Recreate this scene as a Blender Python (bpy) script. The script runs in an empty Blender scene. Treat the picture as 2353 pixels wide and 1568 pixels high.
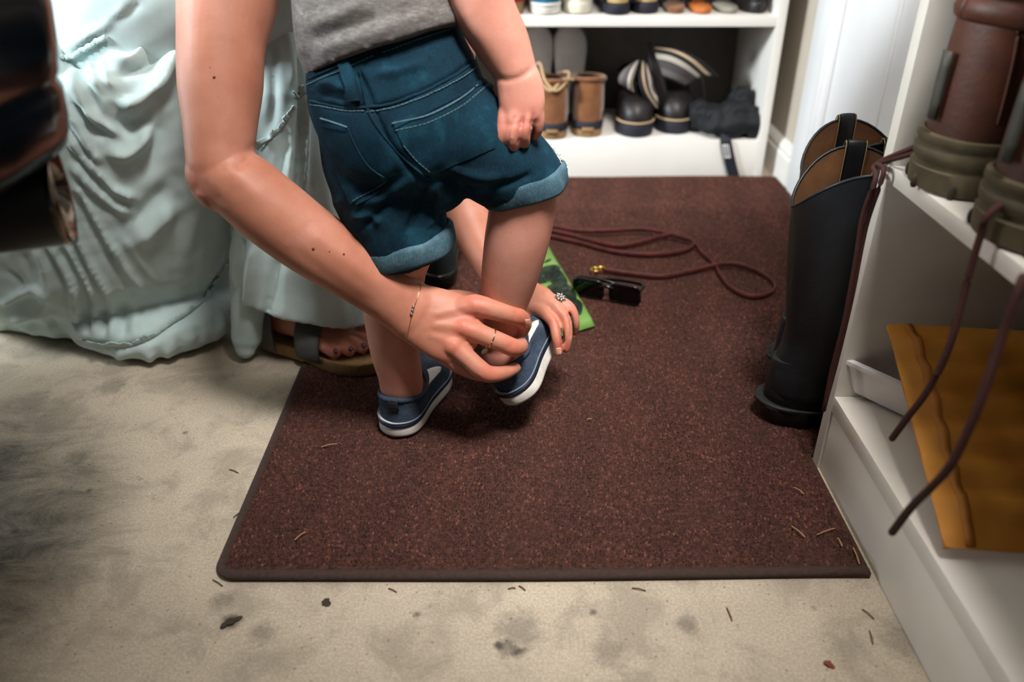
import bpy, bmesh, math, random
import numpy as np
from mathutils import Vector, Matrix
from mathutils.bvhtree import BVHTree

RND = random.Random(11)
NP = np.random.default_rng(5)
SC = bpy.context.scene
COL = SC.collection

# ------------------------------------------------------------------ camera, world, lights, exposure
CAM_H, FPX, CX, CY, TILT = 0.62, 1854.0, 1176.5, 784.0, math.radians(30.0)
CT, ST = math.cos(TILT), math.sin(TILT)

cam_data = bpy.data.cameras.new('camera')
cam = bpy.data.objects.new('camera', cam_data)
COL.objects.link(cam)
cam.location = (0, 0, CAM_H)
cam.rotation_euler = (math.radians(60.0), 0, 0)
cam_data.sensor_width = 36.0
cam_data.lens = 36.0 * FPX / 2353.0
cam_data.clip_start = 0.02
cam_data.dof.use_dof = True
cam_data.dof.focus_distance = 0.93
cam_data.dof.aperture_fstop = 3.2
SC.camera = cam

world = bpy.data.worlds.new('world')
SC.world = world
world.use_nodes = True
bg = world.node_tree.nodes['Background']
bg.inputs['Color'].default_value = (0.70, 0.90, 1.0, 1)
bg.inputs['Strength'].default_value = 0.06


def area(name, loc, target, sx, sy, power, color):
    d = bpy.data.lights.new(name, 'AREA')
    d.shape = 'RECTANGLE'
    d.size, d.size_y = sx, sy
    d.energy = power
    d.color = color
    o = bpy.data.objects.new(name, d)
    COL.objects.link(o)
    o.location = loc
    v = Vector(target) - Vector(loc)
    o.rotation_euler = v.to_track_quat('-Z', 'Y').to_euler()
    return o


# daylight from the open garage door on the left; fills and overhead spot are added
area('garage_door_daylight', (-2.4, .50, 1.5), (-0.45, 1.05, 0.40), 0.45, 0.40, 158, (0.88, 0.97, 1.0))
area('dress_hem_fill', (-2.3, 1.3, .62), (-0.8, 1.14, 0.15), 0.4, 0.4, 20, (0.88, 0.97, 1.0))  # added low fill for the lower left of the dress
area('door_fill', (-1.5, 2.06, 0.95), (0.63, 1.5, 0.35), 0.4, 0.6, 7, (0.92, 0.97, 1.0))  # added fill to brighten the door and the back of the mat
sd = bpy.data.lights.new('added_overhead_spot', 'SPOT')  # added lamp, narrow cone so the floor at left falls off dark
sd.energy = 740
sd.color = (1.0, 0.965, 0.92)
sd.spot_size = math.radians(49)
sd.spot_blend = 1.0
sd.shadow_soft_size = 0.32
so = bpy.data.objects.new('added_overhead_spot', sd)
COL.objects.link(so)
so.location = (0.40, 0.10, 2.4)
so.rotation_euler = (Vector((0.26, 1.27, 0.0)) - Vector(so.location)).to_track_quat('-Z', 'Y').to_euler()

vs = SC.view_settings
vs.view_transform = 'Standard'
vs.look = 'None'
vs.gamma = 1.0
vs.use_curve_mapping = False
vs.exposure = -0.3
SC.render.film_transparent = False

# ------------------------------------------------------------------ placing helpers
A3 = lambda *a: np.array(a, float)


def P(px, py, D):
    """point of the place seen at (px, py), D metres along the lens axis"""
    x = (px - CX) / FPX * D
    u = -(py - CY) / FPX * D
    return A3(x, CT * D + ST * u, CAM_H - ST * D + CT * u)


def G(px, py, z=0.0):
    k = -(py - CY) / FPX
    D = (z - CAM_H) / (-ST + CT * k)
    return P(px, py, D)


def PX(px, py, x):
    return P(px, py, x * FPX / (px - CX))


def PY(px, py, y):
    k = -(py - CY) / FPX
    return P(px, py, y / (CT + ST * k))


def proj(V):
    V = np.asarray(V, float)
    x, y, z = V[:, 0], V[:, 1], V[:, 2] - CAM_H
    D = y * CT - z * ST
    u = y * ST + z * CT
    D = np.maximum(D, 1e-3)
    return CX + x / D * FPX, CY - u / D * FPX, D


def unit(v):
    v = np.asarray(v, float)
    n = np.linalg.norm(v)
    return v / n if n > 1e-9 else A3(0, 0, 1)


def catmull(pts, sub):
    pts = np.asarray(pts, float)
    n = len(pts)
    if n < 3 or sub <= 1:
        if n == 2 and sub > 1:
            t = np.linspace(0, 1, sub + 1)[:, None]
            return pts[0] * (1 - t) + pts[1] * t
        return pts
    ext = np.vstack([2 * pts[0] - pts[1], pts, 2 * pts[-1] - pts[-2]])
    out = []
    for i in range(n - 1):
        p0, p1, p2, p3 = ext[i], ext[i + 1], ext[i + 2], ext[i + 3]
        for j in range(sub):
            t = j / sub
            out.append(0.5 * (2 * p1 + (p2 - p0) * t + (2 * p0 - 5 * p1 + 4 * p2 - p3) * t * t
                              + (3 * p1 - p0 - 3 * p2 + p3) * t ** 3))
    out.append(pts[-1])
    return np.array(out)


class MB:
    """collects vertices and faces of ONE mesh"""

    def __init__(self):
        self.v, self.f, self.n = [], [], 0

    def add(self, V, F):
        V = np.asarray(V, float)
        self.v.append(V)
        k = self.n
        self.f.extend([tuple(int(i) + k for i in q) for q in F])
        self.n += len(V)
        return self

    def V(self):
        return np.vstack(self.v)

    def xf(self, M):
        M = np.array(M)
        self.v = [np.hstack([V, np.ones((len(V), 1))]) @ M.T[:, :3] for V in self.v]
        return self

    def loft(self, rings, cap0=True, cap1=True, closed=True):
        m = len(rings[0])
        V = np.vstack(rings)
        F = []
        for k in range(len(rings) - 1):
            a, b = k * m, (k + 1) * m
            for i in range(m if closed else m - 1):
                j = (i + 1) % m
                F.append((a + i, a + j, b + j, b + i))
        n = len(V)
        extra = []
        if cap0:
            extra.append(np.mean(rings[0], axis=0))
            F += [(n, (i + 1) % m, i) for i in range(m)]
            n += 1
        if cap1:
            extra.append(np.mean(rings[-1], axis=0))
            k = (len(rings) - 1) * m
            F += [(n, k + i, k + (i + 1) % m) for i in range(m)]
        if extra:
            V = np.vstack([V, extra])
        return self.add(V, F)

    def tube(self, pts, rad, seg=10, sub=6, up=(0, 0, 1), round_ends=True, open_ends=False):
        """rad: number, list of numbers or list of (side, up) half sizes"""
        pts = np.asarray(pts, float)
        n = len(pts)
        if np.isscalar(rad):
            rad = [rad] * n
        rr = np.array([(r, r) if np.isscalar(r) else r for r in rad], float)
        full = catmull(np.hstack([pts, rr]), sub)
        c, r = full[:, :3], np.maximum(full[:, 3:], 1e-4)
        t = np.gradient(c, axis=0)
        t = np.array([unit(q) for q in t])
        up = unit(up)
        frames = []
        last = None
        for q in t:
            b = up - q * np.dot(up, q)
            if np.linalg.norm(b) < 0.15:
                b = last if last is not None else np.cross(q, A3(1, 0.3, 0.2))
                b = b - q * np.dot(b, q)
            b = unit(b)
            last = b
            frames.append((np.cross(b, q), b))
        ang = np.linspace(0, 2 * math.pi, seg, endpoint=False)
        ca, sa = np.cos(ang)[:, None], np.sin(ang)[:, None]
        rings = []

        def ring(i, off, k):
            a, b = frames[i]
            return c[i] + off + ca * a * r[i, 0] * k + sa * b * r[i, 1] * k
        if round_ends:
            for th in (80, 55, 28):
                th = math.radians(th)
                rings.append(ring(0, -t[0] * min(r[0]) * math.sin(th), math.cos(th)))
        for i in range(len(c)):
            rings.append(ring(i, 0, 1))
        if round_ends:
            for th in (28, 55, 80):
                th = math.radians(th)
                rings.append(ring(len(c) - 1, t[-1] * min(r[-1]) * math.sin(th), math.cos(th)))
        return self.loft(rings, not open_ends, not open_ends)

    def ell(self, c, r, nu=18, nv=10, rot=None):
        rings = []
        ang = np.linspace(0, 2 * math.pi, nu, endpoint=False)
        for k in range(1, nv):
            th = math.pi * k / nv
            q = np.stack([np.cos(ang) * math.sin(th), np.sin(ang) * math.sin(th),
                          np.full(nu, -math.cos(th))], 1) * np.asarray(r, float)
            if rot is not None:
                q = q @ np.array(rot).T
            rings.append(q + np.asarray(c, float))
        return self.loft(rings)

    def box(self, x0, x1, y0, y1, z0, z1, bev=0.0015):
        b = min(bev, (x1 - x0) * .3, (y1 - y0) * .3, (z1 - z0) * .3)
        bm = bmesh.new()
        bmesh.ops.create_cube(bm, size=1)
        for v in bm.verts:
            v.co = ((x0 + x1) / 2 + v.co.x * (x1 - x0), (y0 + y1) / 2 + v.co.y * (y1 - y0),
                    (z0 + z1) / 2 + v.co.z * (z1 - z0))
        if b > 0:
            bmesh.ops.bevel(bm, geom=list(bm.edges), offset=b, segments=2, affect='EDGES', profile=.6)
        bm.verts.index_update()
        V = [tuple(v.co) for v in bm.verts]
        F = [[v.index for v in f.verts] for f in bm.faces]
        bm.free()
        return self.add(V, F)

    def sheet(self, rows, thick):
        """a grid of points with real thickness"""
        g = np.array(rows, float)
        n, m = g.shape[:2]
        du = np.gradient(g, axis=0)
        dv = np.gradient(g, axis=1)
        nn = np.cross(du, dv)
        nn /= np.maximum(np.linalg.norm(nn, axis=2, keepdims=True), 1e-9)
        top = (g + nn * thick / 2).reshape(-1, 3)
        bot = (g - nn * thick / 2).reshape(-1, 3)
        V = np.vstack([top, bot])
        k = n * m
        F = []
        for i in range(n - 1):
            for j in range(m - 1):
                a = i * m + j
                F.append((a, a + m, a + m + 1, a + 1))
                F.append((k + a, k + a + 1, k + a + m + 1, k + a + m))
        for i in range(n - 1):
            a, b = i * m, i * m + m - 1
            F.append((a, k + a, k + a + m, a + m))
            F.append((b, b + m, k + b + m, k + b))
        for j in range(m - 1):
            a, b = j, (n - 1) * m + j
            F.append((a, a + 1, k + a + 1, k + a))
            F.append((b, k + b, k + b + 1, b + 1))
        return self.add(V, F)


def frame(origin, fwd, up):
    """matrix: local x = fwd, z = up"""
    x = unit(fwd)
    z = np.asarray(up, float)
    z = unit(z - x * np.dot(z, x))
    y = np.cross(z, x)
    M = np.eye(4)
    M[:3, 0], M[:3, 1], M[:3, 2], M[:3, 3] = x, y, z, origin
    return M


def mesh_of(V, F, name, smooth=True):
    V = np.asarray(V, np.float64)
    me = bpy.data.meshes.new(name)
    if isinstance(F, np.ndarray):
        k = F.shape[1]
        me.vertices.add(len(V))
        me.vertices.foreach_set('co', V.astype(np.float32).ravel())
        me.loops.add(F.size)
        me.loops.foreach_set('vertex_index', F.astype(np.int32).ravel())
        me.polygons.add(len(F))
        me.polygons.foreach_set('loop_start', np.arange(0, F.size, k, dtype=np.int32))
        me.update(calc_edges=True)
    else:
        me.from_pydata(V.tolist(), [], F)
        me.update()
    if smooth:
        me.polygons.foreach_set('use_smooth', np.ones(len(me.polygons), dtype=bool))
    me.validate()
    return me


WL = {}


def fix_normals(me):
    bm = bmesh.new()
    bm.from_mesh(me)
    bmesh.ops.recalc_face_normals(bm, faces=bm.faces)
    bm.to_mesh(me)
    bm.free()


def obj(name, geo, mat, parent=None, smooth=True, label=None, cat=None, group=None, kind=None, loc=None, sharp=None):
    V, F = (geo.V(), geo.f) if isinstance(geo, MB) else geo
    V = np.asarray(V, float)
    if parent is not None:
        o0 = WL[parent.name]
    elif loc is not None:
        o0 = A3(*loc)
    else:
        o0 = A3((V[:, 0].min() + V[:, 0].max()) / 2, (V[:, 1].min() + V[:, 1].max()) / 2, V[:, 2].min())
    me = mesh_of(V - o0, F, name, smooth)
    if not isinstance(F, np.ndarray):
        fix_normals(me)
    if smooth and sharp is not None:
        me.set_sharp_from_angle(angle=math.radians(sharp))
    o = bpy.data.objects.new(name, me)
    COL.objects.link(o)
    if parent is not None:
        o.parent = parent
    else:
        o.location = o0
    WL[o.name] = o0
    if mat is not None:
        me.materials.append(mat)
    tag(o, label, cat, group, kind)
    return o


def tag(o, label=None, cat=None, group=None, kind=None):
    for k, v in (('label', label), ('category', cat), ('group', group), ('kind', kind)):
        if v:
            o[k] = v


def thing(name, label, cat, loc, group=None):
    o = bpy.data.objects.new(name, None)
    COL.objects.link(o)
    o.location = loc
    o.empty_display_size = .05
    WL[o.name] = A3(*loc)
    tag(o, label, cat, group)
    return o


def fuse(mb, vox, it=4):
    """one continuous skin around overlapping closed shapes -> vertices, quads"""
    me = bpy.data.meshes.new('tmp')
    me.from_pydata(mb.V().tolist(), [], mb.f)
    fix_normals(me)
    o = bpy.data.objects.new('tmp', me)
    COL.objects.link(o)
    m = o.modifiers.new('r', 'REMESH')
    m.mode = 'VOXEL'
    m.voxel_size = vox
    s = o.modifiers.new('s', 'SMOOTH')
    s.factor = .5
    s.iterations = it
    dg = bpy.context.evaluated_depsgraph_get()
    ev = o.evaluated_get(dg)
    m2 = ev.to_mesh()
    V = np.zeros(len(m2.vertices) * 3, np.float32)
    m2.vertices.foreach_get('co', V)
    F = np.zeros(len(m2.loops), np.int32)
    m2.loops.foreach_get('vertex_index', F)
    ev.to_mesh_clear()
    bpy.data.objects.remove(o)
    bpy.data.meshes.remove(me)
    return V.reshape(-1, 3).astype(float), F.reshape(-1, 4)


def normals(V, F):
    a, b, c, d = (V[F[:, i]] for i in range(4))
    fn = np.cross(c - a, d - b)
    N = np.zeros_like(V)
    for i in range(4):
        np.add.at(N, F[:, i], fn)
    return N / np.maximum(np.linalg.norm(N, axis=1, keepdims=True), 1e-12)


def seg_dist(px, py, line):
    best = np.full(px.shape, 1e9)
    for (x0, y0), (x1, y1) in zip(line[:-1], line[1:]):
        dx, dy = x1 - x0, y1 - y0
        t = np.clip(((px - x0) * dx + (py - y0) * dy) / (dx * dx + dy * dy + 1e-9), 0, 1)
        best = np.minimum(best, np.hypot(px - x0 - t * dx, py - y0 - t * dy))
    return best


def folds(V, F, lines):
    """cloth folds: lines of (points, width, height) raised or sunk along the normal on the side that is seen"""
    N = normals(V, F)
    px, py, D = proj(V)
    to = A3(0, 0, CAM_H) - V
    to /= np.linalg.norm(to, axis=1, keepdims=True)
    face = np.clip((N * to).sum(1) * 3 + .4, 0, 1)
    h = np.zeros(len(V))
    for pts, w, a in lines:
        line = catmull(pts, 6) if len(pts) > 2 else np.array(pts, float)
        d = seg_dist(px, py, line)
        L = line[0], line[-1]
        end = np.minimum(np.hypot(px - L[0][0], py - L[0][1]), np.hypot(px - L[1][0], py - L[1][1]))
        h += a * np.exp(-(d / w) ** 2) * np.clip(end / (2.2 * w), .15, 1)
    return V + N * (h * face)[:, None]


def relax(V, F, it=2, k=.5):
    for _ in range(it):
        S = np.zeros_like(V)
        n = np.zeros(len(V))
        for i in range(4):
            p, q = F[:, i], F[:, (i + 1) % 4]
            for ax in range(3):
                S[:, ax] += np.bincount(p, V[q, ax], len(V)) + np.bincount(q, V[p, ax], len(V))
            n += np.bincount(p, minlength=len(V)) + np.bincount(q, minlength=len(V))
        V = V * (1 - k) + S / np.maximum(n, 1)[:, None] * k
    return V


def vnoise(V, scale, seed=0):
    """cheap smooth 3-D noise for cloth and leather"""
    r = np.random.default_rng(seed)
    out = np.zeros(len(V))
    for k in range(7):
        w = r.normal(size=3) * scale
        out += np.sin(V @ w + r.uniform(0, 6.28))
    return out / 4


class Surf:
    def __init__(self, V, F):
        self.t = BVHTree.FromPolygons(V.tolist(), F.tolist() if isinstance(F, np.ndarray) else F)

    def hit(self, px, py, off=0.0):
        d = P(px, py, 1.0) - A3(0, 0, CAM_H)
        loc, n, i, dist = self.t.ray_cast(Vector((0, 0, CAM_H)), Vector(unit(d)))
        if loc is None:
            # nearest point to the line of sight
            q = Vector(P(px, py, .95))
            loc, n, i, dist = self.t.find_nearest(q)
        n = np.array(n)
        if np.dot(n, d) > 0:
            n = -n
        return np.array(loc) + n * off, n

    def line(self, pts, off=0.0, sub=6):
        pts = catmull(pts, sub) if len(pts) > 2 else catmull(pts, 8)
        return np.array([self.hit(x, y, off)[0] for x, y in pts])

    def patch(self, left, right, off, thick, nu=8, nv=8):
        """sheet lying on the surface between two rails of pixel points"""
        a = catmull(left, nu)
        b = catmull(right, nu)
        rows = []
        for p, q in zip(a, b):
            rows.append([self.hit(*(p * (1 - t) + q * t), off)[0] for t in np.linspace(0, 1, nv)])
        return MB().sheet(rows, thick)

# ------------------------------------------------------------------ materials


def srgb(*c):
    c = np.array(c, float) / 255.0
    return tuple(np.where(c <= .04045, c / 12.92, ((c + .055) / 1.055) ** 2.4)) + (1.0,)


class Nodes:
    def __init__(self, name):
        self.m = bpy.data.materials.new(name)
        self.m.use_nodes = True
        self.t = self.m.node_tree
        self.b = self.t.nodes['Principled BSDF']
        self.co = None

    def n(self, kind, **kw):
        x = self.t.nodes.new(kind)
        for k, v in kw.items():
            if k in x.inputs.keys():
                x.inputs[k].default_value = v
            else:
                setattr(x, k, v)
        return x

    def l(self, a, b):
        self.t.links.new(a, b)

    def coords(self, scale=(1, 1, 1), rot=(0, 0, 0), what='Object'):
        tc = self.n('ShaderNodeTexCoord')
        mp = self.n('ShaderNodeMapping')
        mp.inputs['Scale'].default_value = scale
        mp.inputs['Rotation'].default_value = rot
        self.l(tc.outputs[what], mp.inputs['Vector'])
        return mp.outputs['Vector']

    def noise(self, scale, detail=4, rough=.55, vec=None, dist=0.0):
        x = self.n('ShaderNodeTexNoise', Scale=scale, Detail=detail, Roughness=rough, Distortion=dist)
        self.l(vec if vec is not None else self.coords(), x.inputs['Vector'])
        return x.outputs['Fac']

    def ramp(self, fac, stops):
        r = self.n('ShaderNodeValToRGB')
        e = r.color_ramp.elements
        while len(e) < len(stops):
            e.new(.5)
        for i, (p, c) in enumerate(stops):
            e[i].position = p
            e[i].color = c if len(c) == 4 else tuple(c) + (1,)
        self.l(fac, r.inputs['Fac'])
        return r.outputs['Color']

    def mix(self, fac, a, b, mode='MIX'):
        x = self.n('ShaderNodeMix', data_type='RGBA', blend_type=mode)
        for s, v in ((0, fac), (6, a), (7, b)):
            if hasattr(v, 'is_linked'):
                self.l(v, x.inputs[s])
            else:
                x.inputs[s].default_value = v
        return x.outputs[2]

    def base(self, c):
        if hasattr(c, 'is_linked'):
            self.l(c, self.b.inputs['Base Color'])
        else:
            self.b.inputs['Base Color'].default_value = c

    def bump(self, h, strength=.3, dist=.002):
        x = self.n('ShaderNodeBump', Strength=strength, Distance=dist)
        self.l(h, x.inputs['Height'])
        self.l(x.outputs['Normal'], self.b.inputs['Normal'])

    def set(self, **kw):
        for k, v in kw.items():
            self.b.inputs[k.replace('_', ' ')].default_value = v
        return self


def simple(name, c1, c2=None, rough=.6, scale=40, bump=.15, bscale=None, detail=4, metallic=0.0, spec=.4, sheen=0.0,
           lo=.35, hi=.65, stretch=(1, 1, 1), bdist=.001):
    k = Nodes(name)
    k.set(Roughness=rough, Metallic=metallic)
    k.b.inputs['Specular IOR Level'].default_value = spec
    if sheen:
        k.b.inputs['Sheen Weight'].default_value = sheen
    v = k.coords(stretch)
    if c2 is not None:
        k.base(k.ramp(k.noise(scale, detail, vec=v), [(lo, c1), (hi, c2)]))
    else:
        k.base(c1)
    if bump:
        k.bump(k.noise(bscale or scale * 4, 3, vec=v), bump, bdist)
    return k.m


def skin_mat(name, c1, c2, c3):
    k = Nodes(name)
    v = k.coords()
    base = k.ramp(k.noise(16, 5, .6, v), [(.32, c1), (.52, c2), (.7, c3)])
    spots = k.ramp(k.noise(420, 2, .5, v), [(.62, (0, 0, 0)), (.74, (1, 1, 1))])
    base = k.mix(k.mix(.28, (0, 0, 0, 1), spots), base, srgb(150, 84, 62))
    at = k.n('ShaderNodeAttribute', attribute_name='flush')
    base = k.mix(at.outputs['Fac'], base, srgb(196, 92, 78))
    k.base(base)
    k.set(Roughness=.52)
    k.b.inputs['Subsurface Weight'].default_value = .12
    k.b.inputs['Subsurface Radius'].default_value = (.012, .005, .003)
    k.b.inputs['Subsurface Scale'].default_value = .6
    k.b.inputs['Specular IOR Level'].default_value = .35
    k.bump(k.noise(700, 2, .6, v), .12, .0006)
    return k.m


M = {}
M['skin_woman'] = skin_mat('skin_woman', srgb(166, 104, 83), srgb(178, 118, 96), srgb(188, 129, 110))
M['skin_child'] = skin_mat('skin_child', srgb(184, 122, 104), srgb(196, 137, 119), srgb(205, 148, 131))
M['mole'] = simple('mole', srgb(120, 58, 44), rough=.6, bump=0)
M['nail'] = simple('nail', srgb(226, 160, 138), rough=.3, bump=0)
M['nail_dark'] = simple('nail_dark', srgb(58, 34, 38), rough=.25, bump=0)
M['dress'] = simple('dress', srgb(184, 204, 204), srgb(195, 214, 215), rough=.85, scale=30, bump=.12, bscale=900, sheen=.2, bdist=.0006)
M['dress_edge'] = simple('dress_edge', srgb(172, 192, 190), srgb(186, 204, 203), rough=.9, scale=80, bump=.2, bscale=600)
M['hair'] = simple('hair', srgb(62, 40, 28), srgb(92, 62, 42), rough=.5, scale=60, bump=.3, stretch=(4, 4, 1))
M['hair_child'] = simple('hair_child', srgb(150, 110, 70), srgb(180, 138, 92), rough=.5, scale=60, bump=.3, stretch=(4, 4, 1))
M['gold'] = simple('gold', srgb(214, 170, 120), rough=.22, bump=0, metallic=1)
M['silver'] = simple('silver', srgb(205, 202, 196), rough=.18, bump=0, metallic=1)
M['strap_grey'] = simple('strap_grey', srgb(74, 74, 72), srgb(86, 86, 83), rough=.65, scale=90, bump=.15)
M['cork'] = simple('cork', srgb(146, 112, 74), srgb(172, 136, 94), rough=.85, scale=260, bump=.3)
M['eye'] = simple('eye', srgb(235, 232, 226), rough=.2, bump=0)
M['iris'] = simple('iris', srgb(60, 48, 36), rough=.2, bump=0)
M['lips'] = simple('lips', srgb(176, 92, 84), rough=.45, bump=0)


def denim(name, dark, mid, light, lift):
    k = Nodes(name)
    v = k.coords()
    fade = k.noise(20, 5, .62, v)
    base = k.ramp(fade, [(.3, dark), (.55, mid), (.78, light)])
    tw = k.n('ShaderNodeTexWave', Scale=330, Distortion=.6, Detail=1)
    tw.wave_type, tw.bands_direction = 'BANDS', 'DIAGONAL'
    k.l(v, tw.inputs['Vector'])
    thread = k.noise(900, 2, .7, k.coords((1, 1, .25)))
    base = k.mix(k.ramp(thread, [(.48, (0, 0, 0)), (.75, (lift, lift, lift))]), base, light)
    k.base(base)
    k.set(Roughness=.9)
    k.b.inputs['Specular IOR Level'].default_value = .15
    k.bump(tw.outputs['Fac'], .25, .0005)
    return k.m


M['denim'] = denim('denim', srgb(9, 26, 38), srgb(12, 42, 57), srgb(30, 78, 97), .3)
M['denim_inside'] = denim('denim_inside', srgb(46, 70, 84), srgb(60, 88, 101), srgb(104, 130, 142), .5)
M['stitch'] = simple('stitch', srgb(58, 88, 100), srgb(84, 112, 120), rough=.9, scale=300, bump=.3)
M['fray'] = simple('fray', srgb(182, 196, 200), srgb(214, 222, 224), rough=.95, scale=200, bump=.2)
M['chambray'] = denim('chambray', srgb(40, 49, 64), srgb(54, 65, 82), srgb(94, 106, 122), .45)


def heather():
    k = Nodes('heather_grey')
    v = k.coords((1, 1, 3.2), (0, math.radians(18), 0))
    base = k.ramp(k.noise(115, 5, .7, v, .4), [(.32, srgb(82, 79, 77)), (.52, srgb(100, 96, 94)), (.72, srgb(124, 118, 115))])
    k.base(base)
    k.set(Roughness=.95)
    k.b.inputs['Specular IOR Level'].default_value = .15
    k.bump(k.noise(900, 2, .6, k.coords()), .2, .0006)
    return k.m


M['heather'] = heather()
M['rubber_white'] = simple('rubber_white', srgb(196, 192, 184), srgb(214, 210, 202), rough=.55, scale=60, bump=.08)
M['rubber_navy'] = simple('rubber_navy', srgb(16, 26, 42), rough=.5, bump=0)
M['elastic_white'] = simple('elastic_white', srgb(208, 206, 204), srgb(224, 222, 220), rough=.8, scale=400, bump=.3)
M['lining_black'] = simple('lining_black', srgb(14, 14, 17), srgb(24, 24, 28), rough=.9, scale=200, bump=.2)
M['piping'] = simple('piping', srgb(110, 122, 136), rough=.8, bump=.1)

# ---- setting


def concrete():
    k = Nodes('concrete')
    v = k.coords()
    big = k.noise(2.6, 6, .6, v, .3)
    mid = k.noise(14, 7, .65, v, .5)
    fine = k.noise(380, 6, .75, v)
    c = k.ramp(big, [(.3, srgb(174, 160, 142)), (.5, srgb(190, 176, 157)), (.72, srgb(202, 188, 168))])
    c = k.mix(k.ramp(mid, [(.38, (.55, .55, .55)), (.5, (.12, .12, .12)), (.62, (0, 0, 0))]), c, srgb(134, 124, 110))
    c = k.mix(k.ramp(fine, [(.44, (.35, .35, .35)), (.58, (0, 0, 0))]), c, srgb(112, 103, 92))
    # speckles and grime spots worn into the slab
    vo = k.n('ShaderNodeTexVoronoi', Scale=17, Randomness=1)
    k.l(v, vo.inputs['Vector'])
    c = k.mix(k.ramp(vo.outputs['Distance'], [(.02, (.75, .75, .75)), (.09, (0, 0, 0))]), c, srgb(72, 68, 63))
    vo2 = k.n('ShaderNodeTexVoronoi', Scale=75, Randomness=1)
    k.l(v, vo2.inputs['Vector'])
    c = k.mix(k.ramp(vo2.outputs['Distance'], [(.05, (.6, .6, .6)), (.12, (0, 0, 0))]), c, srgb(92, 84, 74))
    for (px, py, r) in ((530, 1430, .011), (1165, 1490, .013), (1190, 1500, .008), (1146, 1484, .006), (1576, 1436, .013), (175, 1052, .018), (515, 1380, .014),
                        (255, 890, .026), (1190, 1450, .03), (2080, 1470, .03), (600, 1455, .016), (1400, 1500, .02)):
        g = G(px, py)
        nm = k.n('ShaderNodeVectorMath', operation='DISTANCE')
        k.l(v, nm.inputs[0])
        nm.inputs[1].default_value = tuple(g)
        ad = k.n('ShaderNodeMath', operation='MULTIPLY_ADD')
        k.l(k.noise(90, 4, .7, v), ad.inputs[0])
        ad.inputs[1].default_value = r * 1.7
        k.l(nm.outputs['Value'], ad.inputs[2])
        dk = .8 if r < .012 else .42
        mr = k.n('ShaderNodeMapRange')
        k.l(ad.outputs[0], mr.inputs['Value'])
        mr.inputs['From Min'].default_value = r * 1.2
        mr.inputs['From Max'].default_value = r * 1.9
        mr.inputs['To Min'].default_value = dk
        mr.inputs['To Max'].default_value = 0
        c = k.mix(mr.outputs['Result'], c, srgb(58, 54, 49))
    # mottled grime beside the car, darkened further to stand in for shade
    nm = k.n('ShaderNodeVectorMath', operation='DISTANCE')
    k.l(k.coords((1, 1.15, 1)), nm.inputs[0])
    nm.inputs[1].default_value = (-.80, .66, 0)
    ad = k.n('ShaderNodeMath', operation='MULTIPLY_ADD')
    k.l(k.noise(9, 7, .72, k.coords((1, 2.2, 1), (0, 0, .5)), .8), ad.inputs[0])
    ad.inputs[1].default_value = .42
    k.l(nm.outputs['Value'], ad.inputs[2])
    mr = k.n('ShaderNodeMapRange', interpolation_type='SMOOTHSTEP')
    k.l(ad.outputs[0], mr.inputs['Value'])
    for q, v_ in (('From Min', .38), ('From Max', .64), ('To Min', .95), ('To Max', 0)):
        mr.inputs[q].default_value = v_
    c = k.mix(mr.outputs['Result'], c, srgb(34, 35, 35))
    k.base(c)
    k.set(Roughness=.85)
    k.b.inputs['Specular IOR Level'].default_value = .25
    k.bump(fine, .25, .0015)
    return k.m


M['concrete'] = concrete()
M['paint_white'] = simple('paint_white', srgb(222, 217, 211), srgb(229, 225, 219), rough=.45, scale=5, bump=.04, bscale=160)
M['paint_cabinet'] = simple('paint_cabinet', srgb(206, 199, 190), srgb(217, 210, 202), rough=.5, scale=8, bump=.05, bscale=200)
M['paint_door'] = simple('paint_door', srgb(224, 223, 224), srgb(230, 229, 230), rough=.4, scale=5, bump=.03, bscale=160)
M['wall_paint'] = simple('wall_paint', srgb(186, 174, 160), srgb(194, 183, 169), rough=.85, scale=6, bump=.1, bscale=220)
M['ceiling_paint'] = simple('ceiling_paint', srgb(214, 210, 203), srgb(220, 216, 209), rough=.9, scale=6, bump=.1, bscale=120)
M['back_board'] = simple('back_board', srgb(92, 88, 82), srgb(104, 99, 92), rough=.8, scale=20, bump=.05)  # back panels coloured dark to deepen the shade inside the shelves
M['gap'] = simple('gap', srgb(40, 38, 36), rough=.9, bump=0)


def carpet(name, attr):
    k = Nodes(name)
    v = k.coords()
    if attr:
        at = k.n('ShaderNodeAttribute', attribute_name='tone')
        c = k.ramp(at.outputs['Fac'], [(.0, srgb(34, 19, 17)), (.45, srgb(60, 33, 28)), (.75, srgb(83, 48, 40)), (1, srgb(114, 71, 58))])
    else:
        c = k.ramp(k.noise(220, 3, .7, v), [(.35, srgb(40, 26, 24)), (.65, srgb(78, 52, 45))])
    wide = k.noise(5.0, 4, .6, v)
    c = k.mix(k.ramp(wide, [(.35, (.25, .25, .25)), (.6, (0, 0, 0))]), c, srgb(52, 38, 34))
    k.base(c)
    k.set(Roughness=.95)
    k.b.inputs['Specular IOR Level'].default_value = .1
    k.b.inputs['Sheen Weight'].default_value = .25
    k.b.inputs['Sheen Tint'].default_value = srgb(170, 120, 104)
    return k.m


M['carpet_back'] = carpet('carpet_back', False)
M['carpet_pile'] = carpet('carpet_pile', True)
M['binding'] = simple('binding', srgb(46, 30, 25), srgb(58, 39, 32), rough=.85, scale=220, bump=.4, stretch=(1, 1, 1))

# ------------------------------------------------------------------ footwear builder
FOOT = [(0, 0), (.015, .30), (.05, .56), (.12, .74), (.22, .79), (.38, .77), (.55, .88), (.7, 1.0), (.82, .97), (.91, .78), (.965, .52), (.99, .28), (1, 0)]


def foot_w(t):
    return np.interp(t, [a for a, b in FOOT], [b for a, b in FOOT])


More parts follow.
